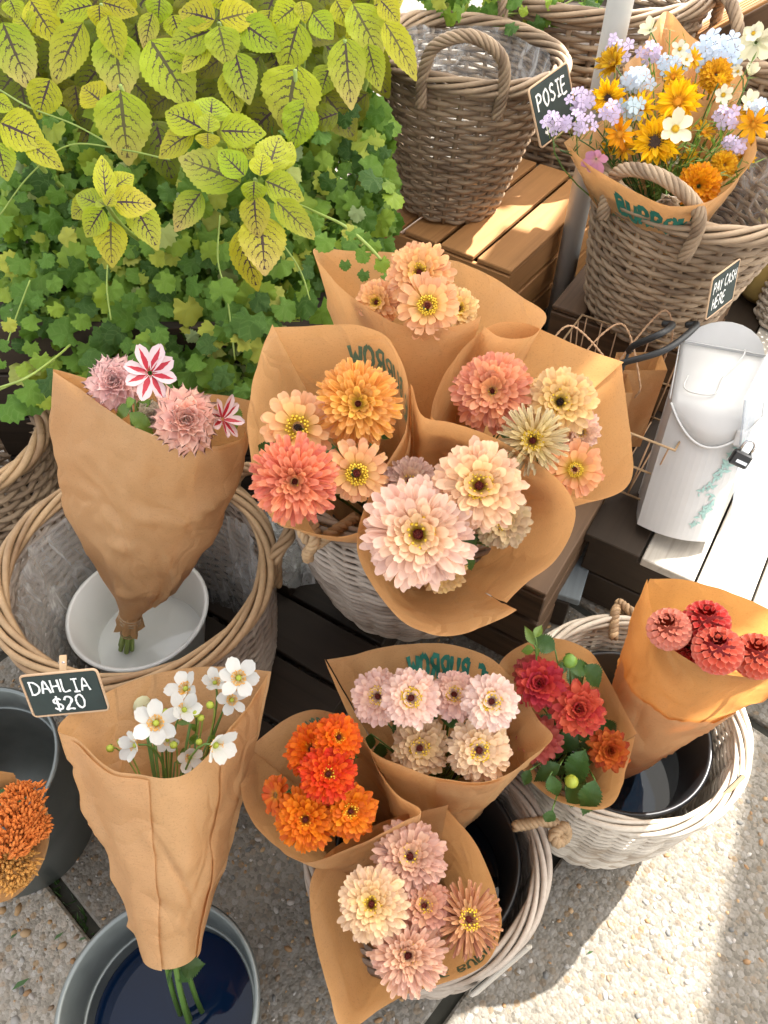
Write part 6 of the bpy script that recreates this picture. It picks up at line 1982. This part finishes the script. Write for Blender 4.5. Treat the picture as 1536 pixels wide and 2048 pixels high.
# coleus_depth: the dense mass of leaves further back
src = COLEUS_M[1]
svs = [v.co.copy() for v in src.vertices]; sfs = [tuple(p.vertices) for p in src.polygons]; suv = {}
for p in src.polygons:
    for li in p.loop_indices: suv[src.loops[li].vertex_index] = tuple(src.uv_layers[0].data[li].uv)
m = MB()
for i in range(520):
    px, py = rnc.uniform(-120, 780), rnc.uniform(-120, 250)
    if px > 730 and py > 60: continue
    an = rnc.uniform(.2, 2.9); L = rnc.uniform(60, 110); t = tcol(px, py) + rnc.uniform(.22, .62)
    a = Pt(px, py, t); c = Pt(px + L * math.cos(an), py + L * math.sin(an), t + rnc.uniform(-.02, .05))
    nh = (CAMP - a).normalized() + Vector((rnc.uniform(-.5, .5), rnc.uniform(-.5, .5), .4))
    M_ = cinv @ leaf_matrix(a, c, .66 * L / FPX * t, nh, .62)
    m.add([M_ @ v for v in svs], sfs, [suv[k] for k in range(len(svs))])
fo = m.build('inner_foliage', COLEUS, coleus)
fo.color = (.16, .20, .006, 0); fo['kind'] = 'stuff'  # dark colour stands in for the shade inside the plant
tips = [(420, 258), (510, 358), (214, 410), (438, 45), (202, 8), (605, 8), (755, 8), (20, 250), (690, 80), (240, 170), (590, 140)]
for (px, py) in tips:
    m = MB(); e = cinv @ Pt(px, py, tcol(px, py) + .0)
    m.tube(bez(e, Vector((e.x, e.y + .06, e.z * .5)), Vector((e.x * .4, .02, 0)), 10), [.0035 + .0003 * k for k in range(11)], 7)
    m.build('stem', STEM_LIGHT, coleus)
tag(coleus, 'lime green coleus with dark veined leaves overhanging the planter', 'coleus')

# trailing ivy-leaved plant spilling down the front
def inpoly(x, y, P):
    c = False; j = len(P) - 1
    for i in range(len(P)):
        if (P[i][1] > y) != (P[j][1] > y) and x < (P[j][0] - P[i][0]) * (y - P[i][1]) / (P[j][1] - P[i][1]) + P[i][0]: c = not c
        j = i
    return c
POLY = [(-40, 330), (20, 200), (120, 210), (200, 260), (330, 280), (620, 240), (700, 200), (745, 150), (785, 240), (785, 330), (775, 430), (770, 520), (690, 520), (640, 560), (640, 660), (560, 665), (520, 720), (500, 800), (440, 815), (330, 800), (190, 790), (110, 790), (60, 790), (60, 700), (0, 640), (-40, 520)]
def tivy(px, py):
    q = (py - 300) / 500
    return 1.40 + .02 * q + .05 * ((px - 350) / 400) ** 2
ivyp = empty('trailing_plant', Matrix.Translation(Vector((PL0.x, PL0.y - .1, .55))))
iinv = ivyp.matrix_basis.inverted()
rni = random.Random(6)
def ivy_mat(px, py, t, size, rn, spread=.6):
    p = Pt(px, py, t)
    n = (CAMP - p).normalized() * .9 + Vector((rn.uniform(-spread, spread), rn.uniform(-spread, spread), .35 + rn.uniform(-spread, spread)))
    dn = Vector((rn.uniform(-.9, .9), 0, -1)).normalized()
    if rn.random() < .3: dn = Vector((rn.uniform(-1, 1), rn.uniform(-.3, .3), rn.uniform(-.2, .6))).normalized()
    S = size / FPX * t
    return frame(p, n, dn) @ Matrix.Scale(S, 4)
def rand_in(rn):
    while True:
        x, y = rn.uniform(-10, 780), rn.uniform(200, 820)
        if inpoly(x, y, POLY): return x, y
for i in range(300):
    px, py = rand_in(rni)
    if py < 480 and rni.random() < .35: px, py = rand_in(rni)
    obj('leaf', IVYM[i % 5], ivyp, iinv @ ivy_mat(px, py, tivy(px, py) + rni.uniform(-.05, .02), rni.choice([28, 34, 40, 46, 54, 64]), rni, .55))
m = MB(); tint = []
geoms = [ivy_geom(s) for s in range(5)]
for i in range(2300):
    px, py = rand_in(rni)
    if i > 1800 and py < 560: px, py = rand_in(rni)
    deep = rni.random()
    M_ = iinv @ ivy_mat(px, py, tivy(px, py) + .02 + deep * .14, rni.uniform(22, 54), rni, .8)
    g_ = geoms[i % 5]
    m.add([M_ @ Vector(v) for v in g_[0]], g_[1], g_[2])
    tint += [rni.random() * (.62 if deep > .35 else .9)] * len(g_[0])  # tint lowered on deeper leaves to put shade in the gaps
fo = m.build('inner_foliage', IVY, ivyp, smooth=True)
at = fo.data.attributes.new('tint', 'FLOAT', 'POINT'); at.data.foreach_set('value', tint)
fo['kind'] = 'stuff'
VINES = [[(0, 430), (60, 350), (140, 290), (250, 300), (340, 320)], [(90, 370), (160, 345), (230, 330), (335, 318)], [(440, 430), (436, 520), (455, 600), (470, 720)], [(625, 420), (690, 450), (745, 490)], [(0, 780), (60, 750), (110, 720)], [(120, 760), (70, 790), (0, 800)],
         [(215, 530), (214, 580), (222, 640)], [(430, 240 + 190), (440, 540), (470, 640), (472, 760)], [(60, 560), (30, 640), (10, 700)], [(350, 640), (372, 700), (360, 780)], [(560, 480), (600, 540), (620, 600)], [(100, 380), (90, 450), (100, 520)], [(0, 180), (60, 215), (150, 250), (240, 300)]]
for v in VINES[::2]:
    pts = [iinv @ Pt(x, y, tivy(x, y) - .05) for x, y in v]
    m = MB(); m.tube(catmull(pts, 6), .0015, 6); m.build('vine_stem', STEM_LIGHT, ivyp)
TRAIL = [(640, 430, 40), (660, 470, 44), (690, 455, 34), (712, 480, 38), (735, 500, 34), (750, 480, 30), (760, 515, 34), (730, 540, 26), (690, 520, 24), (765, 548, 20), (455, 640, 52), (470, 690, 44), (460, 740, 46), (480, 770, 36), (40, 770, 60), (5, 800, 60), (85, 750, 60), (10, 640, 30), (20, 690, 26), (5, 720, 22), (505, 620, 72), (440, 600, 60)]
m = MB(); tint = []
for (x, y, s) in TRAIL:
    t_ = 1.05 if x > 600 and y > 440 else (1.22 if x < 110 else 1.32)
    M_ = iinv @ ivy_mat(x, y, t_, s, rni, .4)
    o = obj('leaf', IVYM[rni.randrange(5)], ivyp, M_)
pts = [iinv @ Pt(x, y, t_) for x, y, t_ in ((600, 410, 1.33), (640, 428, 1.2), (690, 452, 1.07), (735, 490, 1.05), (762, 520, 1.05))]
m = MB(); m.tube(catmull(pts, 6), .002, 6); m.build('vine_stem', STEM_LIGHT, ivyp)
pts = [iinv @ Pt(x, y, t_) for x, y, t_ in ((0, 775, 1.22), (55, 755, 1.22), (115, 712, 1.3), (140, 690, 1.36))]
m = MB(); m.tube(catmull(pts, 6), .002, 6); m.build('vine_stem', STEM_LIGHT, ivyp)
tag(ivyp, 'trailing plant with lobed green leaves spilling down below the coleus', 'trailing plant')

# ivy in the tall basket behind
iv2 = empty('ivy_plant', Matrix.Translation(Vector((LL.x, LL.y, .72))))
ii2 = iv2.matrix_basis.inverted()
for i in range(110):
    x, y = rni.uniform(850, 1200), rni.uniform(-40, 48)
    if y > 30 and x < 1000: y -= 30
    obj('leaf', IVYM[i % 5], iv2, ii2 @ ivy_mat(x, y, rni.uniform(1.8, 1.98), rni.uniform(22, 40), rni, .6))
for v in [[(1180, -20), (1100, 20), (1000, 30)], [(1190, -10), (1150, 30), (1170, 50)], [(1150, -30), (1000, -10), (880, 10)]]:
    m = MB(); m.tube(catmull([ii2 @ Pt(x, y, 1.9) for x, y in v] + [Vector((0, 0, 0))], 6), .0022, 6); m.build('vine_stem', STEM_LIGHT, iv2)
tag(iv2, 'bright green ivy trailing from the tall basket behind', 'ivy')
# soil heap filling that basket
m = MB(); m.disc(.24, .0, 32)
tag(m.build('soil_fill', SOIL, None, True, Matrix.Translation((LL.x, LL.y, .70))), 'dark soil inside the tall ivy basket', 'soil')
bpy.context.view_layer.update()
